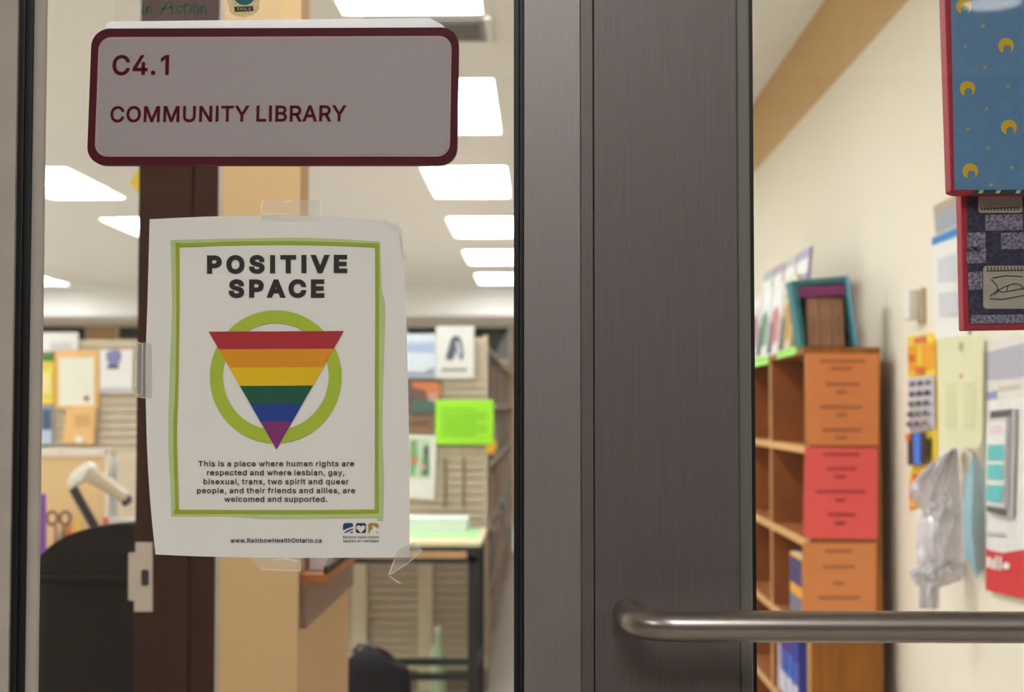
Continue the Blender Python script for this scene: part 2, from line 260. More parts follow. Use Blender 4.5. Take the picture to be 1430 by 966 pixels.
 'u': (410, ['182,-5 158,-3 135,2 115,11 97,23 82,39 69,59 60,82 54,109 53,139 53,379 114,379 114,144 116,117 124,94 137,75 154,61 175,53 200,50 218,51 234,55 249,62 263,71 274,83 283,97 290,113 295,132 296,153 296,379 357,379 357,0 298,0 298,92 307,92 294,60 277,35 257,17 234,5 209,-3']),
 'w': (567, ['138,0 23,379 87,379 133,214 154,137 175,41 165,41 186,135 206,214 252,379 316,379 362,214 382,136 402,41 391,41 413,135 434,214 480,379 545,379 429,0 368,0 319,172 305,225 291,280 277,338 291,338 277,280 263,225 248,172 199,0']),
 'x': (379, ['21,0 171,218 171,171 29,379 100,379 147,306 179,253 207,206 175,206 202,253 233,306 282,379 352,379 209,169 209,214 358,0 287,0 231,85 200,136 173,182 205,182 178,136 148,85 91,0']),
 'y': (389, ['47,-139 61,-86 71,-87 83,-89 94,-90 104,-89 113,-86 122,-81 130,-74 138,-64 145,-51 151,-36 163,-1 17,379 84,379 165,155 187,87 206,21 184,21 202,87 224,155 305,379 371,379 204,-58 196,-77 187,-93 177,-107 165,-119 153,-128 139,-136 125,-141 109,-144 91,-145 65,-143']),
 'é': (404, ['212,-8 177,-5 145,3 117,16 92,35 72,58 56,85 44,116 37,150 34,187 36,224 44,258 55,290 71,317 91,340 115,359 142,373 172,382 205,384 226,383 246,380 266,374 285,366 303,355 319,341 334,324 347,305 357,282 365,256 370,227 371,194 371,169 97,169 98,151 102,127 110,106 121,88 135,73 151,61 169,53 190,48 212,46 227,47 241,49 254,53 265,58 276,65 285,73 294,82 300,93 306,105 365,91 358,72 348,55 335,39 320,26 302,14 283,4 261,-3 237,-7', '97,221 308,221 308,226 304,248 298,269 288,286 277,301 263,314 246,323 227,328 205,330 183,328 164,323 146,313 131,301 119,286 109,270 102,251 97,231', '177,429 225,529 293,529 227,429']),
}
def _parse():
    for k, (adv, cs) in GLYPHS.items():
        loops = [[tuple(map(int, q.split(','))) for q in c.split()] for c in cs]
        ar = lambda p: sum(p[i-1][0]*p[i][1]-p[i][0]*p[i-1][1] for i in range(len(p)))
        solids = [l for l in loops if ar(l) < 0]; holes = [l for l in loops if ar(l) > 0]
        sets = [[s] for s in solids]
        for h in holes:
            for g in sets:
                xs = [p[0] for p in g[0]]; ys = [p[1] for p in g[0]]
                if min(xs) <= h[0][0] <= max(xs) and min(ys) <= h[0][1] <= max(ys): g.append(h); break
        GLYPHS[k] = (adv, sets)
_parse()
def grow(loop, o):
    """faces that thicken a closed outline outwards by o (solids run clockwise, holes the other way)"""
    out = []; n = len(loop); V = [Vector(p) for p in loop]
    nrm = []
    for i in range(n):
        d = (V[(i+1) % n]-V[i]).normalized(); nrm.append(Vector((-d.y, d.x))*o)
    for i in range(n):
        a, b = V[i], V[(i+1) % n]; out.append([a, b, b+nrm[i], a+nrm[i]])
        n1, n2 = nrm[i-1], nrm[i]; cr = n1.x*n2.y-n1.y*n2.x
        if cr < 0:
            m = n1+n2; k = m.length_squared
            tip = a + m*(2*o*o/k) if k > .5*o*o else None
            out.append([a, a+n1]+([tip] if tip else [])+[a+n2])
    return out
def lettering(mb, text, x0, x1, base, cap, fn, fat=0, xs=1.0, y1=None, slant=0):
    """letters of `text` spread from x0 to x1 on the base line, cap height `cap`"""
    s = cap/(509+2*fat); pen = 0; lay = []
    for ch in text:
        if ch == ' ': pen += 145; lay.append((None, pen)); continue
        lay.append((ch, pen)); pen += GLYPHS[ch][0]
    first = [c for c, _ in lay if c][0]; lastc = [c for c, _ in lay if c][-1]
    lo = min(p[0] for g in GLYPHS[first][1] for p in g[0])-fat
    lastx = lay[-1][1] + max(p[0] for g in GLYPHS[lastc][1] for p in g[0])+fat
    track = ((x1-x0)/(s*xs) - (lastx-lo))/max(1, len(text)-1)
    for i, (ch, p) in enumerate(lay):
        if not ch: continue
        for g in GLYPHS[ch][1]:
            mp = lambda q: (x0+s*xs*(p+q[0]-lo+track*i)+slant*s*q[1], base-s*(q[1]+fat)+((y1 or 0)*(p/ max(1,lastx))))
            mb.poly([[mp(q) for q in l] for l in g], fn)
            if fat:
                for l in g:
                    for q in grow(l, fat): mb.face([fn(*mp(v)) for v in q])
    return mb
def ribbon(mb, pts, w, fn, mi=0):
    pts = [Vector(p) for p in pts]; A = []; B = []
    for i, p in enumerate(pts):
        t = (pts[min(i+1, len(pts)-1)]-pts[max(i-1, 0)]).normalized(); n = Vector((-t.y, t.x))*w/2
        A.append(fn(*(p+n))); B.append(fn(*(p-n)))
    mb.strip(A, B, mi)

# ------------------------------------------------------------------ materials
M_ALU   = mat('brushed_aluminium', (140,131,127), .45, .6, .10, 40, (60,60,.6))
M_ALUD  = mat('dark_anodised_aluminium', (108,100,96), .48, .6, .12, 40, (60,60,.5))
M_STEEL = mat('satin_steel', (160,150,144), .33, 1, .10, 60, (.6,40,40))
M_GASK  = mat('black_rubber', (12,11,12), .45)
M_PAINT = mat('beige_painted_metal', (178,166,152), .55)
M_GLASS = clear_mat('window_glass', (.985,.995,.99), .02, 0, .004, (255,250,240), True)
M_TAPE  = clear_mat('clear_tape', (.97,.97,.96), .05, .15, .10, (255,250,240))
M_TEDGE = clear_mat('tape_edge', (1,1,1), .05, .2, .55, (255,252,246))
M_FROST = clear_mat('frosted_acrylic', (1,1,1), .03, .3, .78, (255,255,255))
M_CEIL  = mat('ceiling_tile', (246,243,238), .9, 0, .02, 12)
M_WALL  = mat('cream_wall_paint', (238,229,209), .85, 0, .015, 8)
M_TAN   = mat('tan_wall_paint', (194,160,116), .85, 0, .02, 8)
M_BACKWALL_SHADE  = mat('tan_back_wall_and_shade_band', (206,170,120), .8, 0, .03, 8)  # far wall's own tan; on the cove it stands for shade
M_CARP  = mat('carpet', (178,170,160), .95, 0, .12, 90, bump=.3)
M_WOODD = mat('dark_stained_wood', (52,28,17), .5, 0, .25, 6, (8,8,.6), spec=.1)
M_WOODX = mat('darker_stained_wood', (44,28,22), .38, 0, .2, 6, (8,8,.6))
M_WOOD  = mat('brown_wood', (150,92,24), .5, 0, .25, 7, (9,9,.7), spec=.25)
M_WOODE = mat('pale_wood_edge', (214,164,104), .5, 0, .1, 10, (1,1,6))
M_WOODI = mat('red_brown_wood', (150,82,24), .55, 0, .2, 7, (1,6,1))
M_SLAT  = mat('taupe_slatwall', (198,182,158), .6, 0, .05, 14)
M_CREAM = mat('cream_metal', (226,214,182), .5)
M_BLACK = mat('black_metal', (26,25,25), .45)
M_WHITE = mat('white_paper', (236,234,228), .75, 0, .01)
def ink(name, rgb, rough=.7): return mat('print_'+name, rgb, rough, 0, .03, 60)
INK = ink('charcoal', (44,38,36))

# ------------------------------------------------------------------ room shell
CZ = 2.66; GY = 1.22; RX = 1.03
struct('floor', MB().box((-6.6,-3.6,-.1),(1.2,19,0)), M_CARP)
LROWS = [1.6+2.2*r for r in range(7)]; LCOLS = (-.2,-2.7,-5.2); LW, LL, RECESS = .49, 1.2, .06
cm = MB(); xs_ = [-6.6,-5.69,-5.2,-3.19,-2.7,-.69,-.2,3.6]
for i in range(0,8,2): cm.box((xs_[i],-3.6,CZ),(xs_[i+1],19,CZ+.1))
for xr in LCOLS:
    ys_ = [-3.6]+[v for y in LROWS for v in (y, y+LL)]+[19]
    for i in range(0,len(ys_),2): cm.box((xr-LW,ys_[i],CZ),(xr,ys_[i+1],CZ+.1))
struct('ceiling', cm, M_CEIL)
struct('wall_above', MB().box((-6.6,-3.6,CZ+.11),(3.6,19,CZ+.2)), M_CEIL)
struct('wall_right', MB().box((RX,GY+.04,0),(RX+.12,18.6,CZ)), M_WALL)
struct('wall_left', MB().box((-6.6,GY+.04,0),(-6.5,18.6,CZ)), M_WALL)
struct('wall_back', MB().box((-6.6,18.6,0),(RX+.12,18.75,CZ)), M_BACKWALL_SHADE)
struct('wall_soffit', MB().box((-6.5,16.5,2.35),(RX,18.6,CZ)), mat('white_wall_paint', (246,243,238), .8, 0, .01))
struct('wall_front', MB().box((-6.6,GY,0),(-.50,GY+.08,CZ)).box((-.50,GY,2.15),(3.6,GY+.08,CZ)), M_WALL)
struct('wall_corridor', MB().box((-6.6,-3.6,0),(3.6,-3.5,CZ)), mat('mauve_grey_paint', (120,110,112), .85))
struct('floor_corridor', MB().box((1.2,-3.6,-.1),(3.6,GY+.2,0)), M_CARP)
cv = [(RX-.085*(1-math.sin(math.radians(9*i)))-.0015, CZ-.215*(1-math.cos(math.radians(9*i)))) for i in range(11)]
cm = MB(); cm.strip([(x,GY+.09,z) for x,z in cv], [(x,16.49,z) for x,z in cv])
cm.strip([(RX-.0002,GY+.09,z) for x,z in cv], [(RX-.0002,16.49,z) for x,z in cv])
struct('trim_shade_band', cm, M_BACKWALL_SHADE, smooth=True)  # added cove: the shade at the wall top is painted as its tan
struct('baseboard_right', MB().box((RX-.012,GY+.06,0),(RX,18.6,.1)), M_WOODD, bevel=.003)
# clerestory windows of the far wall
for n, (x0, x1) in enumerate(((30,122),(165,560),(566,713)), 1):
    Yb = 18.6
    a, b = at(x0,452,Yb), at(x1,503,Yb)
    w = tag(bpy.data.objects.new('window_%d' % n, None), kind='structure'); COL.objects.link(w); w.location = (a.x, Yb, b.z)
    fr = MB(); t = .05
    fr.box((a.x,Yb-.04,b.z-t),(b.x,Yb,b.z+t)).box((a.x,Yb-.04,a.z-t),(b.x,Yb,a.z))
    k = max(1, round((b.x-a.x)/1.3))
    for i in range(k+1):
        x = a.x+(b.x-a.x)*i/k; fr.box((x-t/2,Yb-.04,b.z),(x+t/2,Yb,a.z))
    fr.build('window_frame', M_WHITE if n == 3 else M_SLAT, w)
    MB().box((a.x,Yb-.02,b.z),(b.x,Yb-.012,a.z)).build('pane', mat('night_glass', (26,25,28), .15), w)
    if n == 3:
        bl = MB(); pa, pb = at(688,452,Yb-.05), at(711,503,Yb-.05)
        for i in range(7):
            z = pb.z+(pa.z-pb.z)*i/7; bl.box((pa.x+.12*i*.3,Yb-.06,z+.01),(pb.x,Yb-.045,z+.05))
        bl.build('blind', mat('pale_blind', (190,198,204), .6), w)

# ------------------------------------------------------------------ ceiling lights
M_DIFF = mat('lit_diffuser', (255,255,255), .5, emit=((.94,.985,1.04), TROFFER), var=0)
M_DIFH = mat('hall_lit_diffuser', (255,255,255), .5, emit=((.96,.985,1.0), HALL), var=0)
def troffer(x, y, dm, lx=.49, ly=1.3):
    t = thing('ceiling_light', (x+lx/2, y+ly/2, CZ-.012), None, 'ceiling light')
    o = MB().prism([(px_, py_, CZ-.010) for px_, py_ in rrect(x, y, x+lx, y+ly, .03)], (0,0,-.006)).build('diffuser', dm, t)
    f = MB(); e = .018
    f.box((x-e,y-e,CZ-.012),(x,y+ly+e,CZ)).box((x+lx,y-e,CZ-.012),(x+lx+e,y+ly+e,CZ)).box((x,y-e,CZ-.012),(x+lx,y,CZ)).box((x,y+ly,CZ-.012),(x+lx,y+ly+e,CZ))
    f.build('frame', M_CEIL, t); return t
ORD = ['first','second','third','fourth','fifth','sixth','seventh']
def recessed(x, y):
    t = thing('ceiling_light', (x+LW/2, y+LL/2, CZ), None, 'ceiling light')
    MB().box((x+.003,y+.003,CZ+RECESS),(x+LW-.003,y+LL-.003,CZ+RECESS+.01)).build('diffuser', M_DIFF, t)
    f = MB(); k = .003; z0, z1 = CZ+.001, CZ+RECESS+.012
    f.box((x+.0005,y+.0005,z0),(x+k,y+LL-.0005,z1)).box((x+LW-k,y+.0005,z0),(x+LW-.0005,y+LL-.0005,z1)).box((x+k,y+.0005,z0),(x+LW-k,y+k,z1)).box((x+k,y+LL-k,z0),(x+LW-k,y+LL-.0005,z1))
    f.build('housing', M_WHITE, t); return t
for c, xr in enumerate(LCOLS):
    for r, y in enumerate(LROWS):
        tag(recessed(xr-LW, y), '%s ceiling light panel from the door, row %s' % (ORD[r], ('nearest the cream wall','second from the cream wall','farthest from the cream wall')[c]), group='library ceiling lights')
for i, x in enumerate((-3.0,-.4,2.2)):
    tag(troffer(x, -1.7, M_DIFH, .6, 1.2), 'ceiling light panel in the corridor outside, %s' % ('towards the left end','over the door','towards the right end')[i], group='corridor ceiling lights')
t = thing('downlight', (1.5,-2.40,CZ), 'round recessed corridor downlight mirrored in the door glass', 'downlight')
MB().prism([(1.5+.09*math.cos(a*.2618), -2.40+.09*math.sin(a*.2618), CZ-.004) for a in range(24)], (0,0,-.01)).build('lens', mat('downlight_lens', (255,255,255), .5, emit=((1,.97,.92), DOWNLIGHT), var=0), t)
MB().tube([(1.5+.105*math.cos(a*.2618), -2.40+.105*math.sin(a*.2618), CZ-.006) for a in range(24)], .014, 8, closed=True).build('trim_ring', M_WHITE, t)
a, b = at(505,14,4.99), at(672,46,5.36)
t = thing('ceiling_vent', ((a.x+b.x)/2, 5.17, CZ), 'grey ceiling vent just behind the nearest light panel', 'vent')
x0, x1 = -.62, -.20
MB().box((x0,5.03,CZ-.012),(x1,5.33,CZ)).build('grille', mat('grey_vent', (140,132,130), .6), t)
v = MB()
for i in range(7): v.box((x0+.02,5.05+i*.036,CZ-.018),(x1-.02,5.068+i*.036,CZ-.012))
v.build('louvre', mat('grey_vent_dark', (116,110,110), .6), t)
MB().box((x1,5.01,CZ-.014),(x1+.025,5.36,CZ)).build('frame', M_WHITE, t)

# ------------------------------------------------------------------ glass front: side window and door
def vx(px, Y, py=483): return at(px, py, Y).x
FY = 1.175                                          # front face of the metal frames
wl = tag(bpy.data.objects.new('window_4', None), kind='structure'); COL.objects.link(wl); wl.location = (-.2, GY, 0)
MB().box((-.62,GY-.016,0),(vx(18,GY-.016),GY-.004,2.15)).box((-.62,GY-.010,0),(vx(5,GY),GY+.06,2.15)).build('outer_frame', M_PAINT, wl)
MB().box((vx(18,GY-.012),GY-.012,0),(vx(29,GY-.012),GY-.002,2.15)).box((vx(29,GY-.008),GY-.009,0),(vx(40,GY-.009),GY-.002,2.15)).build('gasket', M_GASK, wl, bevel=.0012)
MB().box((vx(39.5,GY-.006),GY-.006,0),(vx(57.5,GY-.006),GY-.0002,2.15)).build('glazing_bead', M_PAINT, wl, bevel=.001)
MB().box((vx(40,GY),GY,.02),(vx(718,GY)+.01,GY+.006,2.15)).build('pane', M_GLASS, wl)
MB().box((vx(718.5,GY),FY+.012,0),(vx(726,FY+.012),GY+.03,2.15)).box((vx(726,FY+.006),FY+.006,0),(vx(732,FY),GY+.03,2.15)).build('gasket', M_GASK, wl, bevel=.001)
MB().box((vx(732,FY),FY,0),(vx(811,FY),GY+.06,2.15)).build('mullion', M_ALU, wl, bevel=.0008)
MB().box((vx(811,FY)+.0001,FY+.001,0),(vx(828.8,FY),GY+.06,2.15)).build('mullion_side', M_ALUD, wl, bevel=.0006)
MB().box((-.62,FY,2.13),(vx(828,FY),GY+.06,2.17)).build('head_rail', M_ALU, wl, bevel=.002)
MB().box((-.5,FY,0),(vx(732,FY),GY+.05,.1)).build('bottom_rail', M_ALU, wl, bevel=.002)
dr = tag(bpy.data.objects.new('door_1', None), kind='structure'); COL.objects.link(dr); dr.location = (.5, GY, 0)
DX1 = 1.02
MB().box((vx(830,FY),FY+.001,.01),(vx(1031,FY),GY+.04,2.12)).build('stile', M_ALUD, dr, bevel=.0008)
MB().box((DX1-.12,FY+.002,.01),(DX1,GY+.035,2.12)).build('stile', M_ALUD, dr, bevel=.003)
MB().box((vx(1031,FY),FY+.006,.15),(vx(1049,FY+.006),GY-.0002,2.02)).build('glazing_bead', mat('olive_grey_aluminium', (118,115,106), .5, .5, .08, 40, (60,60,.5)), dr, bevel=.002)
MB().box((vx(1049,FY+.006),GY-.012,.15),(vx(1054,GY-.012),GY-.0002,2.02)).build('gasket', M_GASK, dr)
MB().box((vx(1030,FY),FY+.002,2.02),(DX1-.1,GY+.035,2.12)).build('top_rail', M_ALUD, dr)
MB().box((vx(1030,FY),FY+.002,.01),(DX1-.1,GY+.035,.2)).build('bottom_rail', M_ALUD, dr)
MB().box((vx(1045,GY),GY,.15),(DX1-.1,GY+.006,2.05)).build('pane', M_GLASS, dr)
# pull bar
BY = 1.105; br = .0118
z = at(1200,875,BY).z; xa = at(859,875,1.14).x+br; R = .036
path = [(xa,FY+.004,z)]
for i in range(11):
    a = math.radians(90*i/10); path.append((xa+R-R*math.cos(a), BY+R-R*math.sin(a)+.0, z))
xb = DX1-.06
path += [(xa+R+(xb-xa-2*R)*i/10, BY, z) for i in range(1,11)]
for i in range(1,11):
    a = math.radians(90*i/10); path.append((xb-R+R*math.sin(a), BY+R-R*math.cos(a), z))
path.append((xb,FY+.004,z))
hb = MB().tube(path, br, 28).build('pull_handle', M_STEEL, dr, smooth=True)
hb['label'] = 'round satin steel pull bar'

# ------------------------------------------------------------------ room sign on the glass
SY = 1.2115
sg = thing('room_sign', at(380,230,SY), 'maroon-rimmed grey room sign stuck on the glass above the poster', 'sign')
def SP(x, y, d=0):           # the plate hangs a hair out of level
    u = (x-123)/515; v = (y-38)/192
    return at(x + (1-v)*5 - (1-u)*2*v - u*2*(1-v), y + 2*(1-u)*(1-v) - 1*u*v*0, SY-d)
MAR = mat('maroon_plastic', (82,14,28), .5, 0, .04, spec=.2)
MB().prism([SP(*p) for p in rrect(123,38,638,230,25,10)], (0,GY-SY-.0003,0)).build('border_plate', MAR, sg, bevel=.0006)
MB().prism([SP(*p, .0006) for p in rrect(133.5,50,628,218.5,18,10)], (0,.0004,0)).build('rim_line', mat('pale_pink_line', (186,156,156), .5), sg)
MB().prism([SP(*p, .0010) for p in rrect(136.5,53,625.5,215.5,16,10)], (0,.0004,0)).build('face_panel', mat('grey_sign_face', (166,154,152), .5, 0, .015, 300), sg)
LM = mat('maroon_letters', (86,6,18), .6, spec=.15)
fn = lambda x, y: SP(x, y, .0014)
lettering(MB(), 'C4.1', 154, 233, 103.5, 28, fn, 17).build('lettering', LM, sg)
lettering(MB(), 'COMMUNITY LIBRARY', 153.5, 482.5, 170, 22.5, fn, 17, y1=-1).build('lettering', LM, sg)
t = MB().prism([at(x,y,1.2145) for x,y in ((146,39),(150,31),(160,30),(330,28),(600,25),(617,34),(622,39))], (0,.005,0)).build('mounting_tape', M_FROST)
tag(t, 'frosted clear strip along the top edge of the maroon sign', 'tape')

# ------------------------------------------------------------------ poster taped to the glass
def PY(x, y):
    u = (x-208)/364; v = (y-303)/475
    b = .0042*math.sin(math.pi*min(1,max(0,u))) + .0045*max(0,u-.72)**1*max(0,1-v)**2*3 + .003*math.sin(math.pi*min(1,max(0,v)))*u
    return 1.2178 - max(0, b) - .0004
def pedge(pts, t):
    t = t*(len(pts)-1); i = min(int(t), len(pts)-2); f = t-i
    p0, p1, p2, p3 = pts[max(i-1,0)], pts[i], pts[i+1], pts[min(i+2,len(pts)-1)]
    r = []
    for k in (0,1):
        a, b, c, d = p0[k], p1[k], p2[k], p3[k]
        r.append(.5*(2*b+(c-a)*f+(2*a-5*b+4*c-d)*f*f+(3*b-a-3*c+d)*f**3))
    return Vector(r)
ET = [(209,306),(300,302),(390,301),(470,303),(530,308),(561,317)]
EB = [(217,774),(290,777),(390,778.5),(480,778.5),(572,778)]
EL = [(209,306),(206,420),(203.5,500),(204.5,600),(209,690),(217,774)]
ER = [(561,317),(566,410),(569,500),(571,600),(572,690),(572,778)]
def paper(u, v):
    T, B, L, R = pedge(ET,u), pedge(EB,u), pedge(EL,v), pedge(ER,v)
    c = (1-u)*(1-v)*Vector(ET[0]) + u*(1-v)*Vector(ET[-1]) + (1-u)*v*Vector(EB[0]) + u*v*Vector(EB[-1])
    p = (1-v)*T + v*B + (1-u)*L + u*R - c
    return at(p.x, p.y, PY(p.x,p.y))
po = thing('poster', at(390,778,1.217), 'white paper poster with rainbow triangle and green ring, taped on the glass', 'poster')
M_POST = mat('poster_paper', (240,234,224), .6, 0, .008, 20)
MB().grid(paper, 28, 36, (0,.0003,0)).build('sheet', M_POST, po, smooth=True)
def PG(d): return lambda x, y: at(x, y, PY(x,y)-d)
def band(mb, pts0, pts1, fn, n=40):
    """a strip between two px polylines, cut fine so that it follows the curl of the sheet"""
    mb.strip([fn(*pedge(pts0,i/n)) for i in range(n+1)], [fn(*pedge(pts1,i/n)) for i in range(n+1)])
OL = ink('olive_green', (176,196,54)); OLL = ink('pale_olive', (196,208,144)); OLD = ink('deep_olive', (160,176,40))
m = MB(); f = PG(.0004)
band(m, [(238,335),(330,333),(430,332),(531,337)], [(250,345),(330,342),(430,341),(525,346)], f)
band(m, [(238,335),(240,430),(237,520),(235,610),(238,680),(239,721)], [(250,343),(250,430),(247,520),(246,610),(247,680),(248,718)], f)
band(m, [(239,721),(320,721),(370,724),(450,724),(520,723),(535,727)], [(246,712),(320,713),(370,714),(450,714),(520,714),(533,713)], f)
band(m, [(525,338),(526,420),(527,500),(527,600),(527,727)], [(531,337),(533,400),(538,430),(536,500),(534,600),(536,660),(535,727)], f)
m.build('wash_border', OLL, po)
m = MB(); f = PG(.0007)
band(m, [(246,340),(340,337),(440,337),(529,340)], [(246,345),(340,342),(440,342),(529,345)], f)
band(m, [(245,339),(246,430),(245,530),(242,610),(245,717)], [(250.5,339),(250.5,430),(249,530),(247,610),(250,717)], f)
band(m, [(243,711.5),(340,712),(440,712),(529,711)], [(243,717.5),(340,717.5),(440,717.5),(529,716.5)], f)
band(m, [(523.5,340),(524,430),(523.5,530),(523.5,620),(523.5,716)], [(529.5,340),(529.5,430),(529,530),(528.5,620),(528.5,716)], f)
m.build('line_border', OLD, po)
m = MB(); f = PG(.0007); n = 72
m.strip([f(385+92*math.cos(2*math.pi*i/n), 526+93*math.sin(2*math.pi*i/n)) for i in range(n+1)], [f(385+74*math.cos(2*math.pi*i/n), 525.5+74.5*math.sin(2*math.pi*i/n)) for i in range(n+1)])
m.build('ring', OL, po)
TA, TB, TC = Vector((291.5,463)), Vector((480,462)), Vector((386,627.5))
cols = [('red',(180,42,48)),('orange',(230,150,14)),('yellow',(238,194,4)),('green',(22,88,62)),('blue',(28,62,142)),('purple',(134,44,112))]
for i, (nm, c) in enumerate(cols):
    cut = [0,.15,.305,.46,.61,.765,1]
    a, b = cut[i], cut[i+1]; m = MB(); f = PG(.0010)
    l0, r0, l1, r1 = TA.lerp(TC,a), TB.lerp(TC,a), TA.lerp(TC,b), TB.lerp(TC,b)
    m.strip([f(*l0.lerp(r0,k/24)) for k in range(25)], [f(*l1.lerp(r1,k/24)) for k in range(25)])
    m.build('triangle_stripe', ink('stripe_'+nm, c), po)['label'] = nm+' stripe of the triangle'
f = PG(.0007)
m = MB(); lettering(m, 'POSITIVE', 289, 485, 382, 25.5, f, 45, 1.10, y1=-1); lettering(m, 'SPACE', 319.5, 453, 415.5, 25.5, f, 45, 1.10); m.build('title_lettering', INK, po)
m = MB()
for s_, a, b, y in (('This is a place where human rights are',277,494.5,651),('respected and where lesbian, gay,',289,481,663.5),('bisexual, trans, two spirit and queer',284,487,676),('people, and their friends and allies, are',275,496,688.5),('welcomed and supported.',313,457,700.5)):
    lettering(m, s_, a, b, y, 7.6, f, 15, 1.1)
m.build('text_lettering', ink('dark_olive', (60,54,44)), po)
lettering(MB(), 'www.RainbowHealthOntario.ca', 321.5, 449, 757.5, 6.2, f, 16, 1.0).build('address_lettering', ink('navy_text', (44,46,62)), po)
m = MB()
lettering(m, 'Rainbow Health Ontario', 479, 529, 751.5, 3.6, f, 7, .93); lettering(m, 'Santé arc-en-ciel Ontario', 479, 529, 756.8, 3.6, f, 7, .9)
m.build('logo_lettering', INK, po)
m = MB()
m.poly([[(479,739.8),(479,733),(481,730.2),(491,730.2),(493,732),(493,734.5),(486,737)]], f)
m.poly([[(480.5,743.4),(486,740),(493,737.5),(493,739),(487,741.5),(483,744)]], f); m.poly([[(487.5,743.8),(493,741.8),(493,743),(492,744)]], f)
m.build('logo_mark', ink('logo_blue', (30,66,118)), po)
hx = [(504,744),(498.2,738.5),(497.6,735.5),(499.3,733.2),(502,733),(504,735),(506.2,733),(509,733.3),(510.2,735.6),(509.5,738.5)]
MB().poly([rrect(497,730.2,511,744,2.5,4), hx], f).build('logo_mark', ink('logo_black', (44,40,54)), po)
MB().poly([[(514.5,744),(514.5,732),(516.5,730.2),(526,730.2),(528.3,732.5),(528.3,737),(525,736),(521,733),(519.3,731.5),(519.5,737),(517,740.5),(516.2,744)]], f).poly([[(524,744),(526,742.8),(528.3,742.6),(527.5,744)]], f).build('logo_mark', ink('logo_gold', (176,140,24)), po)
# crinkled clear tape on the poster's edges
def tape(label, quad, Yf, edges):
    t = thing('tape_strip', at(*quad[0], Yf), label, 'tape', 'clear tape pieces round the poster')
    MB().prism([at(*p, Yf) for p in quad], (0,.0002,0)).build('film', M_TAPE, t)
    m = MB()
    for e in edges: ribbon(m, e, 1.1, lambda x, y: at(x, y, Yf-.0003))
    m.build('cut_edge', M_TEDGE, t)
tape('clear tape square at the middle of the poster\'s top edge', [(367,279),(448,279),(447,306),(364,306)], 1.2105, [[(364,297),(372,298),(400,299)],[(367,279),(364,297)],[(430,298),(447,298)],[(448,279),(447,298)],[(395,282),(408,280)]])
tape('clear tape folded over the curled upper corner of the poster', [(534,306),(556,310),(566,328),(568,362),(562,364),(556,322)], 1.2085, [[(536,307),(552,311),(561,318),(565,330),(567,350),(564,363)],[(540,309),(553,314),(561,324)]])
tape('clear tape over the poster\'s edge beside the dark wood post', [(190,478),(202,478),(212,480),(212,556),(190,554)], 1.2165, [[(190,478),(199,480),(198,552),(190,550)],[(190,553),(203,556)],[(190,500),(189,540)]])
tape('clear tape below the middle of the poster\'s bottom edge', [(342,772),(420,772),(419,797),(365,795)], 1.2135, [[(380,782),(400,780),(419,784)],[(419,784),(419,797)],[(365,795),(419,797)]])
tape('clear tape folded to a pointed flap at the poster\'s lower corner', [(560,765),(577,757),(589,768),(568,787),(543,803),(553,772)], 1.2145, [[(577,757),(583,761),(589,768),(570,786),(543,803)],[(543,803),(551,780)],[(543,804),(560,815)]])

# writing and crest at the very top of the glass
t = thing('window_decal', at(240,24,GY), 'green handwriting on a clear film at the top of the glass', 'decal')
MB().prism([at(x,y,1.2185) for x,y in ((159,-60),(390,-60),(390,33),(159,33))], (0,.0002,0)).build('film', clear_mat('decal_film', (.985,.985,.98), .02, .1, .02), t)
m = MB(); f = lambda x, y: at(x, y, 1.2178)
for s_ in ([(200,8),(198,19)],[(201,3),(200,5)],[(204,19),(206,9)],[(205,12),(209,9),(211,11),(211,19)],[(224,20),(231,8),(237,1),(239,9),(241,19)],[(225,13),(243,9)],
           [(253,9),(249,9),(247,13),(249,17),(254,17)],[(260,3),(257,13),(258,18),(261,17)],[(253,8),(264,6)],[(267,9),(266,18)],[(268,4),(267,5)],circ(274,13,4,16,5)+[(278,13)],[(280,19),(281,9)],[(281,12),(285,8),(287,11),(288,19)]):
    ribbon(m, s_, 2.0, f)
m.build('handwriting', ink('teal_marker', (20,92,76)), t)
t = thing('crest_sticker', at(340,24,GY), 'gold crest sticker with teal disc and name ribbon, above the sign', 'sticker')
out = [(318,-30),(362,-30),(363,0),(361,6),(363,12),(358,18),(350,22),(341,24.5),(332,23),(324,20),(319,14),(320,8),(317,2)]
MB().prism([at(x,y,1.2180) for x,y in out], (0,.0006,0)).build('shield', mat('gold_print', (236,208,152), .5, 0, .18, 500), t)
MB().poly([circ(341,-9,16,32)], lambda x, y: at(x,y,1.2176)).build('disc', ink('teal_disc', (30,104,104)), t)
MB().poly([[(327,9.5),(353,8.5),(354,15),(328,16)]], lambda x, y: at(x,y,1.2173)).build('ribbon', ink('ribbon_dark', (50,42,38)), t)
lettering(MB(), 'SHILO', 331, 350.5, 14.6, 4.2, lambda x, y: at(x,y,1.2170), 12).build('lettering', ink('ribbon_gold', (206,184,130)), t)

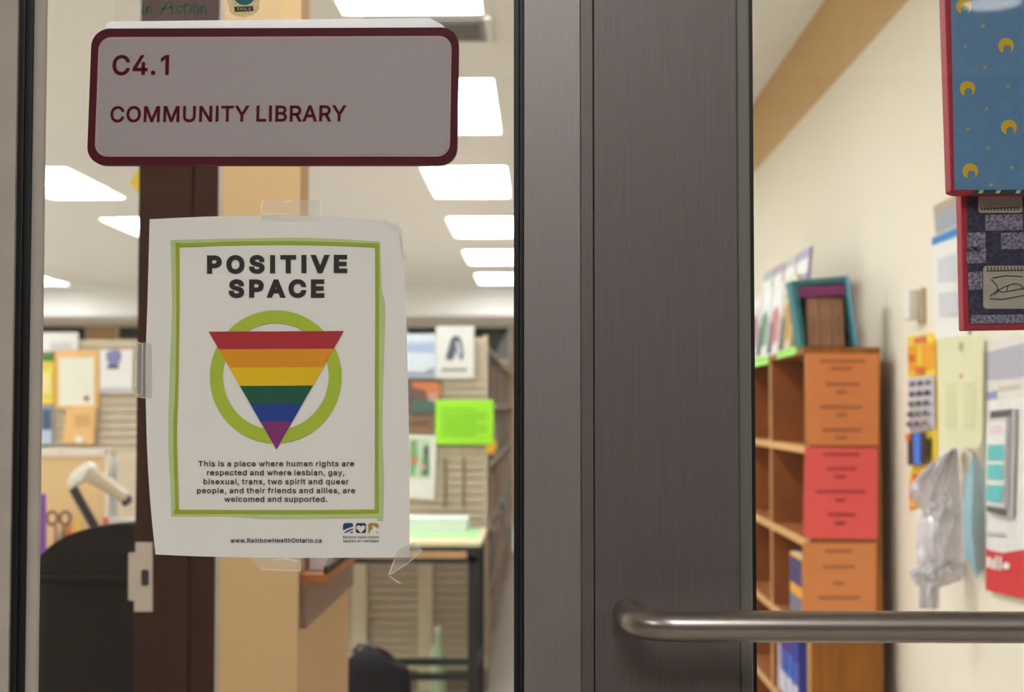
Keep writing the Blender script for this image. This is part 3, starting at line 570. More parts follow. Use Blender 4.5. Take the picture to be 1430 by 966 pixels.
# ------------------------------------------------------------------ books shown inside the door glass
def hung(name, label, poly, Y, th, core, parts, group=None):
    t = thing(name, at(*poly[2], Y+th), label, 'book', group)
    MB().prism([at(*p, Y) for p in poly], (0,th,0)).build('cover', core, t, bevel=.0012)
    for nm, mb, m in parts: mb.build(nm, m, t)
    return t
RED = mat('red_cloth', (168,26,44), .7, 0, .12, 200)
bf = GY+.0075
B = lambda x, y: at(x, y, bf-.0006); B2 = lambda x, y: at(x, y, bf-.0009)
moon_parts = []; star_parts = []
face = MB().poly([[(1325,-150),(1560,-150),(1560,264),(1333,265)]], B)
moons = [(1346,9),(1405,64),(1351,124),(1409,178),(1355,239)]
moons = moons + [(x+113,y-5) for x, y in moons] + [(1340,-106),(1400,-51)]
for cx, cy in moons:
    if not (-140 < cy < 252 and cx < 1548): continue
    o = [(cx+11*math.cos(math.radians(120+295*i/24)), cy+11*math.sin(math.radians(120+295*i/24))) for i in range(25)]
    o += [(cx+1.5+5.6*math.cos(math.radians(40-255*i/14)), cy+4.6+5.6*math.sin(math.radians(40-255*i/14))) for i in range(15)]
    moon_parts.append(('moon', MB().poly([o], B2), ink('yellow_moon', (222,178,30))))
stars = [(1404,5),(1373,36),(1348,65),(1375,94),(1408,120),(1378,152),(1352,180),(1380,207),(1413,234),(1384,258)]
for cx, cy in stars + [(x+113,y-5) for x, y in stars] + [(x-5,y-115) for x, y in stars if y < 120] + [(x+108,y-120) for x, y in stars if y < 120]:
    if not (-140 < cy < 262 and cx < 1555): continue
    star_parts.append(('star', MB().poly([[(cx+(3.6 if i % 2 == 0 else 1.5)*math.sin(math.pi*i/5), cy-(3.6 if i % 2 == 0 else 1.5)*math.cos(math.pi*i/5)) for i in range(10)]], B2), ink('gold_star', (190,168,96))))
spec = MB()
for x in (1368,1392,1420,1450): spec.poly([[(x,265.5),(x+6,265),(x+4,270),(x-2,270)]], lambda x, y: at(x,y,bf-.0009))
hung('picture_book', 'blue book with yellow moons and stars, displayed at the top of the door glass', [(1314.5,-150),(1562,-150),(1562,270),(1338,270),(1328,267)], bf, .018, [RED],
     [('printed_panel', face, mat('blue_moon_cloth', (92,134,172), .55, 0, .08, 120)), *moon_parts, *star_parts,
      ('edge_strip', MB().poly([[(1362,265),(1560,264),(1560,270),(1356,270)]], lambda x, y: at(x,y,bf-.0007)), ink('teal_edge', (18,52,72))), ('edge_specks', spec, ink('pale_speck', (190,190,150)))])
bk = bf+.0195
B = lambda x, y: at(x, y, bk-.0006); B2 = lambda x, y: at(x, y, bk-.0010); B3 = lambda x, y: at(x, y, bk-.0014)
nav = mat('navy_patchwork', (22,18,40), .8, 0, .1, 260, rgb2=(66,60,92))
lil = mat('lilac_patchwork', (36,30,58), .8, 0, .1, 420, rgb2=(168,156,176))
lab = mat('cream_label', (176,164,148), .75, 0, .06, 120)
face = MB().poly([[(1349,190),(1556,190),(1556,450),(1353,453)]], B)
pat = MB()
for q in ((1350,325,1376,352),(1376,300,1428,322),(1398,325,1440,348),(1350,345,1377,368),(1356,440,1430,452),(1352,380,1372,405),(1444,310,1490,360),(1500,330,1552,372)): pat.poly([[(q[0],q[1]),(q[2],q[1]-1),(q[2],q[3]-1),(q[0],q[3])]], B2)
lb = MB().poly([rrect(1366,250,1428,297,4,4)], B2); lb2 = MB().poly([rrect(1373,371,1470,431,5,4)], B2)
dk = ink('label_line', (70,56,46)); ln = MB(); ln2 = MB()
for i in range(12): ribbon(ln, [(1370+i*4.6,289),(1371+i*4.6,294)], 1.6, B3)
for i in range(19): ribbon(ln2, [(1379+i*4.7,372),(1380+i*4.7,379)], 1.5, B3)
ribbon(ln, [(1370,292),(1424,289)], 1.2, B3); ribbon(ln2, [(1377,378.5),(1465,376)], 1.2, B3)
for s_ in ([(1382,414),(1392,406),(1404,400),(1416,396),(1424,397),(1430,403)],[(1384,390),(1392,398),(1394,407),(1388,412)],[(1392,404),(1400,408),(1412,406),(1422,404),(1430,403)],[(1382,417),(1400,418),(1432,412)],[(1386,388),(1404,385),(1428,386)],[(1408,398),(1406,406)],[(1430,403),(1445,398),(1455,404)]):
    ribbon(ln2, s_, 1.5, B3)
hung('picture_book', 'dark navy patchwork book with red edge, behind and below the moon book', [(1340,190),(1568,190),(1568,458),(1346,461)], bk, .016, [RED],
     [('printed_panel', face, nav), ('patch_pattern', pat, lil), ('label_patch', lb, lab), ('label_patch', lb2, lab), ('ring_binding', ln, dk), ('fish_sketch', ln2, dk)])

# ------------------------------------------------------------------ dark wood post, partition and wall shelf just inside
JY = 2.42
jx = lambda px: at(px, 600, JY).x
struct('trim_2', MB().box((jx(190),JY,0),(jx(265),JY+.05,2.15)).box((jx(265),JY+.008,0),(jx(300),JY+.06,2.15)), [M_WOODD], bevel=.002)
struct('trim_3', MB().box((jx(300),JY+.01,0),(jx(309),JY+.06,2.15)), mat('grey_metal_trim', (176,160,148), .5), bevel=.001)
s = thing('strike_plate', at(196,855,JY), 'metal strike plate with dark slot on the wooden post', 'strike plate')
P = lambda x, y, d=0: at(x, y, JY-.002-d)
MB().prism([P(*p) for p in ((189,757),(213,757),(213,854),(187,854),(187,839),(179,838),(179,772),(189,771))], (0,.002,0)).build('plate', mat('plate_metal', (176,164,154), .4, .3), s, bevel=.0006)
MB().poly([rrect(197,795,208,818,4,5)], lambda x, y: P(x,y,.0004)).build('slot', M_GASK, s)
px0, px1 = at(309,600,JY).x, at(417,600,JY).x
struct('wall_partition', MB().box((px0,JY,0),(px1,JY+.09,2.15)).box((px0,JY+.09,0),(px1,3.06,1.2)), M_TAN)
# pamphlet shelf on the partition's side
sx = px1
z0, z1 = at(425,880,JY).z, at(425,815,JY).z
s = thing('wall_shelf', (sx, 2.7, z0), 'small brown wooden wall shelf holding leaflets, below the poster', 'shelf')
MB().box((sx,JY+.02,z1-.002),(sx+.046,3.06,z1+.013)).build('board', M_WOODI, s, bevel=.001)
MB().box((sx,JY+.02,z0),(sx+.011,3.05,z1-.002)).build('apron', mat('grey_brown_wood', (122,92,74), .5, 0, .15, 7, (6,.6,6)), s, bevel=.001)
MB().box((sx+.040,JY+.02,z1+.013),(sx+.046,3.05,z1+.026)).build('lip', M_WOODD, s, bevel=.001)
for i, (nm, rgb, y, w) in enumerate((('white',(214,206,206),2.50,.10),('maroon',(120,52,56),2.66,.12),('blue',(84,92,128),2.84,.08))):
    o = MB().box((sx+.006+.006*i,y,z1+.0135),(sx+.034,y+w,z1+.045-.006*i)).build('leaflet_stack', mat('leaflet_'+nm, rgb, .7), None, bevel=.001)
    tag(o, '%s leaflets lying on the small brown wall shelf' % nm, 'leaflets')

# ------------------------------------------------------------------ dark high-backed chair
CYc = 2.9; cxm = at(200,800,CYc).x; zt = at(200,731,CYc).z
c = thing('office_chair', (cxm, CYc, 0), 'dark brown high-backed chair behind the wooden post', 'chair')
UPH = mat('dark_brown_upholstery', (24,17,13), .7, 0, .15, 60, bump=.2, spec=.15)
ol = []
for i in range(33):
    a = math.pi*i/32; cs, sn = math.cos(a), math.sin(a)
    ol.append((cxm+.235*math.copysign(abs(cs)**.75, cs), CYc, zt-.15+.15*sn**.9))
ol += [(cxm-.225,CYc,.58),(cxm-.19,CYc,.52),(cxm+.19,CYc,.52),(cxm+.225,CYc,.58)]
MB().prism(ol, (0,.075,0)).build('backrest', UPH, c, bevel=.012, segs=3, smooth=True)
MB().tube([(cxm-.226,CYc-.003,.966),(cxm,CYc-.006,.962),(cxm+.226,CYc-.003,.966)], .006, 8).build('seam', UPH, c)
MB().box((cxm-.24,CYc+.02,.42),(cxm+.24,CYc+.5,.51)).build('seat', UPH, c, bevel=.03, segs=3, smooth=True)
MB().box((cxm-.03,CYc+.076,.40),(cxm+.03,CYc+.1,.75)).build('back_bracket', M_BLACK, c)
MB().lathe((cxm,CYc+.26,.08), [(.03,0),(.03,.2),(.02,.2),(.02,.34)]).build('stem', M_BLACK, c)
for k in range(5):
    a = 2*math.pi*k/5+.3; p = Vector((cxm+.26*math.cos(a), CYc+.26+.26*math.sin(a), .05))
    MB().tube([(cxm,CYc+.26,.10), p+Vector((0,0,.02))], [.024,.015], 10).build('leg', M_BLACK, c)
    MB().tube([p+Vector((-.012,0,-.022)), p+Vector((.012,0,-.022))], .028, 12).build('caster', M_BLACK, c)

# ------------------------------------------------------------------ flat printed things: cards, magazines, notices
def card(name, label, cat, quad, fn, th, m, prints=(), group=None, pd=(0,-.0012,0), bevel=0):
    """a sheet or booklet with its own thickness; prints are (part name, outline, material)"""
    o = MB().prism([fn(*p) for p in quad], th).build(name, m, None, bevel=bevel)
    tag(o, label, cat, group)
    pd = Vector(pd)
    for i, (nm, pl, mm) in enumerate(prints):
        MB().poly([pl], lambda x, y: Vector(fn(x,y)) + pd*(1+.6*i)).build(nm, mm, o)
    return o
def rect(x0, y0, x1, y1): return [(x0,y0),(x1,y0),(x1,y1),(x0,y1)]

# ------------------------------------------------------------------ slatwall display panels
SWY = 6.80
def slatwall(label, x0, x1, z0, z1, posts):
    t = thing('slatwall_display', ((x0+x1)/2, SWY+.03, 0), label, 'display panel')
    m = MB().box((x0,SWY+.012,z0),(x1,SWY+.04,z1)); z = z0
    while z < z1-.02: m.box((x0,SWY,z+.004),(x1,SWY+.012,min(z1,z+.034))); z += .038
    m.build('slat_panel', M_SLAT, t)
    for x in (x0, x1-.02): MB().box((x,SWY-.004,z0),(x+.02,SWY+.045,z1+.01)).build('edge_strip', M_SLAT, t)
    for x in posts: MB().box((x,SWY-.03,0),(x+.066,SWY-.001,.72)).build('upright', M_CREAM, t)
    MB().box((x0,SWY-.02,.10),(x1,SWY-.001,.16)).build('kick_rail', M_CREAM, t)
    MB().box((x0,SWY+.0,0),(x1,SWY+.05,z0)).build('base', mat('taupe_base', (150,132,106), .6), t)
    return t
zt = at(600,471,SWY).z
slatwall('tan slatwall panel with covers, behind the table', at(430,500,SWY).x, at(681,500,SWY).x, .10, zt, (at(493,800,SWY).x, at(585,800,SWY).x))
slatwall('tan slatwall panel seen between the window frame and the wooden post', at(-60,500,SWY).x, at(300,500,SWY).x, .10, at(100,474,SWY).z, ())
SF = lambda x, y: at(x, y, SWY-.018)
TH = (0,.0175,0)
G1 = 'covers on the slatwall displays'
card('picture_card', 'white card with grey ink figure, top of the display behind the poster', 'picture', rect(609,455,662,528), SF, TH, M_WHITE, [
    ('ink_figure', [(622,500),(627,482),(630,472),(636,468),(642,470),(646,480),(648,496),(645,504),(640,498),(637,490),(634,500),(628,504)], ink('grey_ink', (96,98,112))),
    ('ink_figure', [(636,478),(641,476),(645,488),(643,500),(639,494)], ink('pale_grey_ink', (196,198,206))),
    ('caption', rect(617,514,652,518), ink('grey_caption', (150,148,146)))], G1)
card('picture_card', 'pale blue snowy landscape picture beside the white ink card', 'picture', rect(560,466,608,527), SF, TH, mat('pale_blue_print', (222,230,242), .6), [
    ('sky_print', rect(562,478,607,492), ink('soft_blue', (176,192,226))), ('ground_print', [(562,518),(590,520),(606,512),(607,525),(562,525)], ink('slate_blue', (150,164,176)))], G1)
card('picture_card', 'dark cover in orange brown and teal, under the snowy picture', 'picture', rect(560,531,616,579), SF, TH, mat('dark_brown_print', (104,80,70), .6, 0, .4, 60), [
    ('orange_print', [(575,533),(612,533),(617,546),(610,560),(598,558),(594,545),(576,541)], ink('burnt_orange', (206,120,74))), ('pink_print', rect(598,548,612,562), ink('dusty_pink', (196,150,134))), ('teal_print', [(574,560),(590,556),(608,562),(606,575),(576,575)], ink('dull_teal', (76,108,98)))], G1)
card('picture_card', 'small brown cover beside the lime green notice', 'picture', rect(560,583,606,604), SF, TH, mat('brown_print', (142,104,74), .6, 0, .2, 60), [('pattern', rect(566,588,600,594), ink('dark_brown', (110,76,54)))], G1)
card('notice', 'bright lime green notice with faint lines, on the display', 'notice', rect(608,558,689,620), lambda x, y: at(x,y,SWY-.045), (0,.006,0), mat('lime_paper', (166,240,40), .6, 0, .02), [('text_line', rect(616,570+i*6,680 if i % 3 else 664,572.2+i*6), ink('lime_text', (128,200,34))) for i in range(7)])
card('tab', 'small orange tab sticking out under the lime green notice', 'tab', [(677,614),(690,611),(694,622),(690,632),(679,633)], lambda x, y: at(x,y,SWY-.036), (0,.01,0), mat('orange_tab', (240,180,40), .6))
card('poster', 'white poster with green and red flowers, beside the rainbow poster', 'poster', [(560,606),(610,608),(606,698),(560,694)], SF, TH, M_WHITE, [
    ('flower_field', rect(566,612,600,668), ink('pale_green', (196,214,186))), ('leaf_print', [(572,616),(582,612),(584,640),(578,664),(572,664)], ink('leaf_green', (128,164,116))), ('leaf_print', [(592,622),(599,620),(600,664),(588,664),(590,640)], ink('dark_leaf', (98,132,98))),
    ('petal_print', circ(578,643,5,14), ink('red_petal', (206,118,104))), ('petal_print', circ(591,652,4,14), ink('pink_petal', (218,150,140))), ('petal_print', circ(595,630,4,14), ink('plum_petal', (110,78,96)))])
card('picture_card', 'yellow cover with green top at the edge of the window', 'picture', rect(38,495,75,564), SF, TH, mat('yellow_print', (232,206,76), .6, 0, .15, 40), [('green_band', rect(38,495,75,504), ink('green_band', (44,130,50))), ('pale_block', rect(45,520,70,550), ink('pale_yellow', (238,224,150)))], G1)
card('picture_card', 'white and blue booklet under the yellow cover', 'picture', rect(38,567,72,620), SF, TH, mat('blue_white_print', (186,198,218), .6, 0, .1, 40), [('blue_block', rect(58,570,71,600), ink('navy_block', (70,84,120)))], G1)
card('picture_card', 'white sheet above the yellow cover', 'picture', rect(38,464,108,490), SF, TH, M_WHITE, [('faint_print', rect(70,478,100,488), ink('faint_grey', (210,206,204)))], G1)
card('picture_card', 'orange card with cream cover, on the display', 'picture', rect(77,489,137,570), SF, TH, mat('orange_card', (236,186,116), .6), [('cream_cover', rect(83,499,131,567), ink('cream_cover', (232,232,214))), ('seal_print', circ(121,556,4,14), ink('seal_red', (140,70,70)))], G1)
card('picture_card', 'tan orange booklet with white dot, under the cream covered card', 'picture', [(93,566),(134,566),(130,621),(87,619)], lambda x, y: at(x,y,SWY-.034), (0,.015,0), mat('tan_booklet', (230,184,120), .6), [('dot_print', circ(110,613,5,16), M_WHITE), ('text_block', rect(104,580,126,596), ink('tan_text', (212,164,104)))], G1)
card('picture_card', 'white cover with violet blue figure, beside the wooden post', 'picture', rect(139,488,184,548), SF, TH, M_WHITE, [('blue_figure', [(148,492),(158,488),(168,489),(170,500),(164,510),(156,512),(149,504)], ink('violet_blue', (132,128,176))), ('dark_base', rect(150,509,166,515), ink('slate', (90,90,110))), ('grey_strip', rect(141,541,182,546), ink('grey_strip', (196,196,196)))], G1)

for lab_, xx in (('thin wire holder hanging on the slatwall, under the lime green notice', 621),('thin wire holder hanging on the slatwall, nearer the panel edge', 647)):
    p0_, p1_ = at(xx,642,SWY-.012), at(xx,706,SWY-.012)
    o = MB().tube([p0_+Vector((0,.011,0)), p0_, p1_, p1_+Vector((0,-.03,0)), p1_+Vector((0,-.035,.03))], .006, 8).build('wire_holder', mat('taupe_wire', (140,122,98), .5)); tag(o, lab_, 'holder')

# ------------------------------------------------------------------ desk with lamp behind the chair
DY = 4.6
d0, d1 = at(-40,800,DY).x, at(192,800,DY).x
d = thing('desk', ((d0+d1)/2, DY, 0), 'desk with raised cream back panels, behind the dark chair', 'desk')
MB().box((d0,DY-.6,.72),(d1+.1,DY,.75)).build('desktop', mat('beige_laminate', (214,190,150), .5), d, bevel=.003)
P = lambda x, y, k=0: at(x, y, DY+.0-k)
MB().prism([P(*p) for p in ((-40,629),(148,629),(148,819),(-40,819))], (0,.02,0)).build('back_panel', mat('cork_board', (222,190,140), .8, 0, .05, 120), d)
m = MB().prism([P(x,y,.006) for x,y in rect(-40,626,150,637)], (0,.03,0)).prism([P(x,y,.006) for x,y in rect(146,626,151,819)], (0,.03,0))
m.build('panel_frame', mat('pale_frame', (226,216,202), .5), d)
MB().prism([P(*p) for p in ((164,632),(215,632),(215,819),(164,819))], (0,.02,0)).build('back_panel', mat('beige_panel', (216,200,176), .6), d)
for x in (d0+.02, d1+.06):
    for y in (DY-.58, DY-.06): MB().box((x-.02,y-.02,0),(x+.02,y+.02,.72)).build('leg', M_BLACK, d)
card('paper_sheet', 'pale blue sheet standing between the two desk panels', 'paper', rect(149,638,165,819), lambda x,y: at(x,y,DY+.03), (0,.004,0), mat('ice_paper', (222,226,232), .7))
LY = DY-.25
P = lambda x, y, k=0: at(x, y, LY-k)
l = thing('desk_lamp', at(160,822,LY), 'white angled desk lamp with black arm', 'lamp')
zd = .75
MB().prism([P(*p) for p in ((92,672),(102,658),(120,645),(130,650),(127,660),(108,676),(98,683))], (0,.05,0)).build('hinge_arm', mat('lamp_white', (226,222,212), .4), l, bevel=.006, smooth=True)
MB().prism([P(*p) for p in ((122,652),(130,655),(152,672),(174,688),(177,698),(166,700),(140,684),(118,672),(112,668))], (0,.06,0)).build('shade', mat('lamp_beige', (178,162,138), .5), l, bevel=.006, smooth=True)
MB().prism([P(*p,-.01) for p in ((166,688),(178,692),(181,700),(172,708),(168,700))], (0,.04,0)).build('shade_tip', M_BLACK, l, bevel=.003)
b_ = P(160,760); b_.z = zd+.021
MB().tube([P(102,682,-.02), P(112,700,-.02), P(132,735,-.02), b_+Vector((0,.02,0))], .014, 10).build('arm', M_BLACK, l, smooth=True)
MB().lathe((b_.x,b_.y+.02,zd+.0006), [(.07,0),(.085,.015),(.06,.025)]).build('base', M_BLACK, l)
cp = P(104,760); cp.y -= .09; cp.z = zd+.0006
c = thing('pencil_cup', cp, 'cup of pens and scissors on the desk under the lamp', 'cup')
MB().lathe(cp, [(.048,0),(.052,.13),(.049,.13),(.045,.003)]).build('cup', mat('cup_tan', (196,150,110), .5), c)
for nm, rgb, dx, dy, top in (('yellow',(240,190,50),.034,.008,.225),('orange',(226,104,50),.004,.026,.215),('red',(196,60,50),-.030,.012,.20),('brown',(150,100,60),-.012,.030,.205)):
    q = cp+Vector((dx,dy,.004)); tag(MB().tube([q, q+Vector((0,0,top-.03)), q+Vector((0,0,top))], [.0065,.0065,.004], 10).build('marker', mat('marker_'+nm, rgb, .4)), '%s pen standing in the cup on the desk' % nm, 'pen')
sc = thing('scissors', cp+Vector((0,0,.03)), 'scissors with brown looped handles in the desk cup', 'scissors')
SCC = cp+Vector((-.014,-.014,.23))
for sx_ in (-1,1): MB().tube([SCC+Vector((sx_*.019+.0155*math.cos(a*.4488),0,.019*math.sin(a*.4488))) for a in range(14)], .005, 8, closed=True).build('handle', mat('scissor_brown', (124,88,62), .5), sc, smooth=True)
for sx_ in (-1,1): MB().tube([SCC+Vector((sx_*.014,0,-.018)), SCC+Vector((0,-.003*sx_,-.08)), SCC+Vector((-sx_*.008,-.003*sx_,-.215))], [.004,.005,.002], 6).build('blade', M_STEEL, sc)
card('book', 'purple book at the edge of the window, on the desk', 'book', rect(40,690,60,815), lambda x,y: at(x,y,LY+.1), (0,.03,0), mat('purple_cover', (120,60,170), .5), [('pages', rect(41,691,43,814), M_WHITE)])
o = card('card', 'pink and white card standing at the lamp foot on the desk', 'card', rect(142,722,186,818), lambda x,y: at(x,y,LY+.14), (0,.01,0), M_WHITE, [('pink_print', rect(143,722,152,745), ink('pink_print', (226,110,110)))])

# ------------------------------------------------------------------ table in front of the display
TY0, TY1 = 6.0, 6.72
tx1 = at(672,757,TY0).x; tx0 = -1.25
t = thing('table', ((tx0+tx1)/2, 6.36, 0), 'black framed table with pale top in front of the display panel', 'table')
MB().box((tx0,TY0,.735),(tx1,TY1,.755)).build('tabletop', mat('pale_laminate', (232,222,178), .4), t, bevel=.003)
MB().box((tx0+.03,TY0+.01,.665),(tx1-.015,TY0+.03,.735)).box((tx0+.03,TY1-.05,.70),(tx1-.015,TY1-.02,.735)).build('apron', M_BLACK, t)
MB().box((tx0+.05,TY0+.004,.688),(tx1-.06,TY0+.010,.716)).build('rail_face', mat('warm_wood_face', (196,152,108), .5), t)
for y in (TY0+.01, TY1-.05):
    for x in (tx0+.03, tx1-.055): MB().box((x,y,0),(x+.04,y+.04,.70)).build('leg', M_BLACK, t, bevel=.003)
for y, z in ((TY0+.015,.19),(TY0+.015,.25)): MB().box((tx0+.05,y,z),(tx1-.03,y+.025,z+.028)).build('stretcher', M_BLACK, t)
MB().box((tx1-.05,TY0+.03,.19),(tx1-.025,TY1-.03,.22)).build('stretcher', M_BLACK, t)
zz = .755
mt = MB().box((at(565,745,6.3).x-.3,6.2,zz),(tx1-.03,6.66,zz+.004)).build('table_mat', mat('mint_sheet', (176,228,160), .6)); tag(mt, 'mint green sheet lying on the pale tabletop', 'mat')
bx = thing('box', (at(600,740,6.5).x, 6.5, zz+.004), 'long low white box on the green sheet on the table', 'box')
bx0, bx1 = at(540,735,6.45).x, at(653,735,6.45).x
MB().box((bx0,6.42,zz+.0045),(bx1,6.62,zz+.055)).build('tray', M_WHITE, bx, bevel=.003)
MB().box((bx0-.004,6.416,zz+.045),(bx1+.004,6.624,zz+.064)).build('lid', mat('box_lid', (228,232,224), .6), bx, bevel=.003)
# black bag on the floor
BYg = 5.4; bc = at(520,960,BYg); 
bg = thing('backpack', (bc.x, BYg, 0), 'black cloth bag standing on the floor under the table', 'bag')
def bag(u, v):
    a = 2*math.pi*u; r = 1-.10*v**3; w = .125*r*(1+.08*math.sin(3*a+2*v)); dd = .09*r*(1+.06*math.cos(4*a))
    zz_ = .415*(v if v < .8 else .8+.2*(1-(1-(v-.8)/.2)**1.8))
    k = 1 if v < .8 else max(.02, 1-((v-.8)/.2)**2.6)
    return (bc.x + w*math.copysign(abs(math.cos(a))**.6, math.cos(a))*k + .02*v, BYg + dd*math.copysign(abs(math.sin(a))**.6, math.sin(a))*k, .01+zz_-.05*max(0,math.cos(a))*v)
MB().grid(bag, 32, 16).build('bag_body', mat('black_nylon', (16,15,19), .7, 0, .2, 60, bump=.4, spec=.2), bg, smooth=True)
MB().tube([(bc.x-.07,BYg,.405),(bc.x-.05,BYg,.433),(bc.x-.01,BYg,.427),(bc.x+.01,BYg,.39)], .008, 8).build('handle', M_BLACK, bg, smooth=True)
MB().grid(lambda u, v: (bc.x-.05+.1*u, BYg-.095-.02*math.sin(math.pi*u), (.06+.16*v)), 6, 6, (0,.03,0)).build('front_pocket', mat('charcoal_nylon', (34,33,40), .7), bg)
bo = thing('bottle', at(612,915,6.62), 'pale green bottle standing on the floor behind the table', 'bottle')
q = at(612,915,6.65)
MB().lathe((q.x,6.65,0), [(.035,0),(.036,.19),(.016,.25),(.015,.29)]).build('bottle_body', mat('pale_green_plastic', (190,214,176), .4), bo, smooth=True)
MB().lathe((q.x,6.65,.29), [(.017,0),(.017,.025)]).build('cap', M_WHITE, bo)

# ------------------------------------------------------------------ long book range running back from the display
RX1 = -.262; RX0 = -.95; RY0, RY1 = 6.86, 13.2
r = thing('shelving_range', ((RX0+RX1)/2, 10, 0), 'long grey-brown shelving range running away behind the display panel', 'bookshelf')
MG = mat('grey_brown_shelf', (166,152,138), .6, 0, .08, 10)
SZ = (.08,.40,.72,1.02,1.32)
MB().box((RX0+.3,RY0,0),(RX1-.24,RY1,1.60)).build('back_panel', MG, r)
for z in SZ: MB().box((RX0,RY0,z-.02),(RX1,RY1,z)).build('shelf', MG, r)
MB().box((RX0,RY0,1.585),(RX1,RY1,1.605)).build('top', MG, r)
for y in (RY0,9.0,11.1,RY1-.02): MB().box((RX1-.24,y,0),(RX1-.002,y+.02,1.585)).build('divider', MG, r)
MB().box((RX0+.04,RY0,0),(RX1-.03,RY1,.06)).build('kick_base', M_BLACK, r)
PAL = {'grey':(168,160,158),'brown':(148,124,108),'tan':(196,178,156),'slate':(122,126,140),'maroon':(138,92,88),'olive':(146,146,112),'rose':(188,154,148)}
BRI = {'white':(226,224,226),'teal':(110,150,150),'red':(176,72,66),'blue':(104,120,160),'cream':(226,216,190),'green':(96,150,110)}
M_PAGE = mat('page_edges', (226,216,196), .8)
def book_mesh(rgb, nm):
    m = MB()
    m.box((-.01,0,0),(0,1,1)).box((-.19,0,0),(-.01,.07,1)).box((-.19,.93,0),(-.01,1,1)).box((-.18,.07,.02),(-.01,.93,.98),1).box((0,.05,.72),(.0008,.95,.82),2)
    return m.build('book', [mat('cover_'+nm, rgb, .6, 0, .1, 40), M_PAGE, mat('spine_band_'+nm, tuple(min(255,int(c*1.18)) for c in rgb), .6)])
protos = {}
random.seed(11); nb = 0; rest = MB()
shelfname = ['bottom','second lowest','middle','second highest','top']
for si, z in enumerate(SZ):
    pal = BRI if si == 1 else PAL
    y = RY0+.03; prev = None
    while y < RY1-.1:
        th = random.uniform(.026,.05) if y < 9.0 else random.uniform(.035,.07); h = random.uniform(.19,.25)*(1.0 if si < 4 else .95)
        if any(abs(y+th/2-(e+.01)) < th/2+.013 for e in (9.0,11.1)): y += .03; continue
        nm = random.choice(list(pal)); X = RX1-random.uniform(.004,.02)
        if y < 9.0:
            if nm not in protos:
                o = book_mesh({**PAL,**BRI}[nm], nm); protos[nm] = o; o0 = o
            else:
                o0 = protos[nm].copy(); COL.objects.link(o0)
            o0.location = (X-.0946*1, y+th*.48, z+.0005); o0.scale = (1, th*.96, h); nb += 1
            tag(o0, '%s book on the %s shelf of the long aisle range' % (nm, shelfname[si]), 'book', '%s books on the %s aisle shelf' % (nm, shelfname[si]))
        else: rest.box((X-.18,y,z+.0005),(X,y+th*.96,z+h), list(BRI if si == 1 else PAL).index(nm) + (0 if si != 1 else len(PAL)))
        y += th
o = rest.build('distant_books', [mat('cover_'+k, v, .6, 0, .1, 40) for k, v in list(PAL.items())+list(BRI.items())]); tag(o, 'mass of books at the far end of the long aisle range', 'books', kind='stuff')

# ------------------------------------------------------------------ wooden bookcase along the right wall
BX0, BX1, WY0, WY1 = .765, .985, 4.28, 6.84
BT = 1.478
b = thing('bookcase', ((BX0+BX1)/2, WY0, 0), 'brown wooden bookcase with its end panel papered, along the cream wall', 'bookcase')
MB().box((BX0+.004,WY0,.0),(BX1,WY0+.02,BT-.02)).build('end_panel', M_WOOD, b, bevel=.001)
MB().box((BX1-.012,WY0+.02,.05),(BX1,WY1,BT-.02)).build('back_panel', M_WOODI, b)
MB().box((BX0-.003,WY0-.003,BT-.02),(BX1,WY1,BT)).build('top', M_WOOD, b, bevel=.001)
LV = [1.3-.109-.27*i for i in range(5)]
for z in LV[:4]:
    MB().box((BX0+.002,WY0+.02,z-.022),(BX1-.012,WY1,z)).build('shelf', M_WOODI, b)
    MB().box((BX0-.002,WY0+.001,z-.022),(BX0+.002,WY1,z+.0005)).build('shelf_edge', M_WOODE, b)
for i in range(1,5):
    y = WY0+.64*i-.02*(i == 4)
    MB().box((BX0+.003,y-.009,.05),(BX1-.012,y+.009,BT-.02)).build('divider', M_WOODI, b)
    MB().box((BX0-.001,y-.010,.05),(BX0+.003,y+.010,BT-.02)).build('divider_edge', M_WOODE, b)
MB().box((BX0+.001,WY0-.002,.05),(BX0+.012,WY0-.0004,BT-.02)).build('end_edge', M_WOODE, b)
MB().box((BX0+.02,WY0+.02,0),(BX1-.012,WY1,LV[4]+.02)).build('plinth', M_WOODI, b)
EPf = lambda x, y: at(x, y, WY0-.0052)
def sheet(label, quad, rgb, lines, nm, trgb):
    card('notice', label, 'notice', quad, EPf, (0,.0028,0), mat('paper_'+nm, rgb, .7, 0, .02), [('text_line', rect(x0,y,x1,y+4.5), ink('text_'+nm, trgb)) for x0,x1,y in lines], 'notices on the bookcase end', (0,-.0006,0))
sheet('orange notice at the top of the bookcase end panel', [(1127,493),(1228,494),(1227,622),(1125,621)], (222,134,72), [(1145,1208,502),(1160,1190,512),(1153,1200,534),(1167,1183,545),(1146,1204,566),(1168,1182,577),(1148,1202,598),(1166,1182,609)], 'orange', (176,100,52))
sheet('red notice in the middle of the bookcase end panel', [(1124,624),(1226,626),(1225,753),(1122,751)], (240,92,88), [(1150,1200,632),(1154,1196,652),(1165,1181,663),(1139,1208,684),(1166,1180,696),(1156,1194,716),(1166,1180,728)], 'red', (184,54,56))
sheet('orange notice below the red one on the bookcase end panel', [(1121,758),(1224,758),(1223,886),(1119,886)], (222,138,76), [(1152,1190,767),(1150,1194,789),(1163,1180,812),(1143,1200,832)], 'orange_low', (176,102,54))
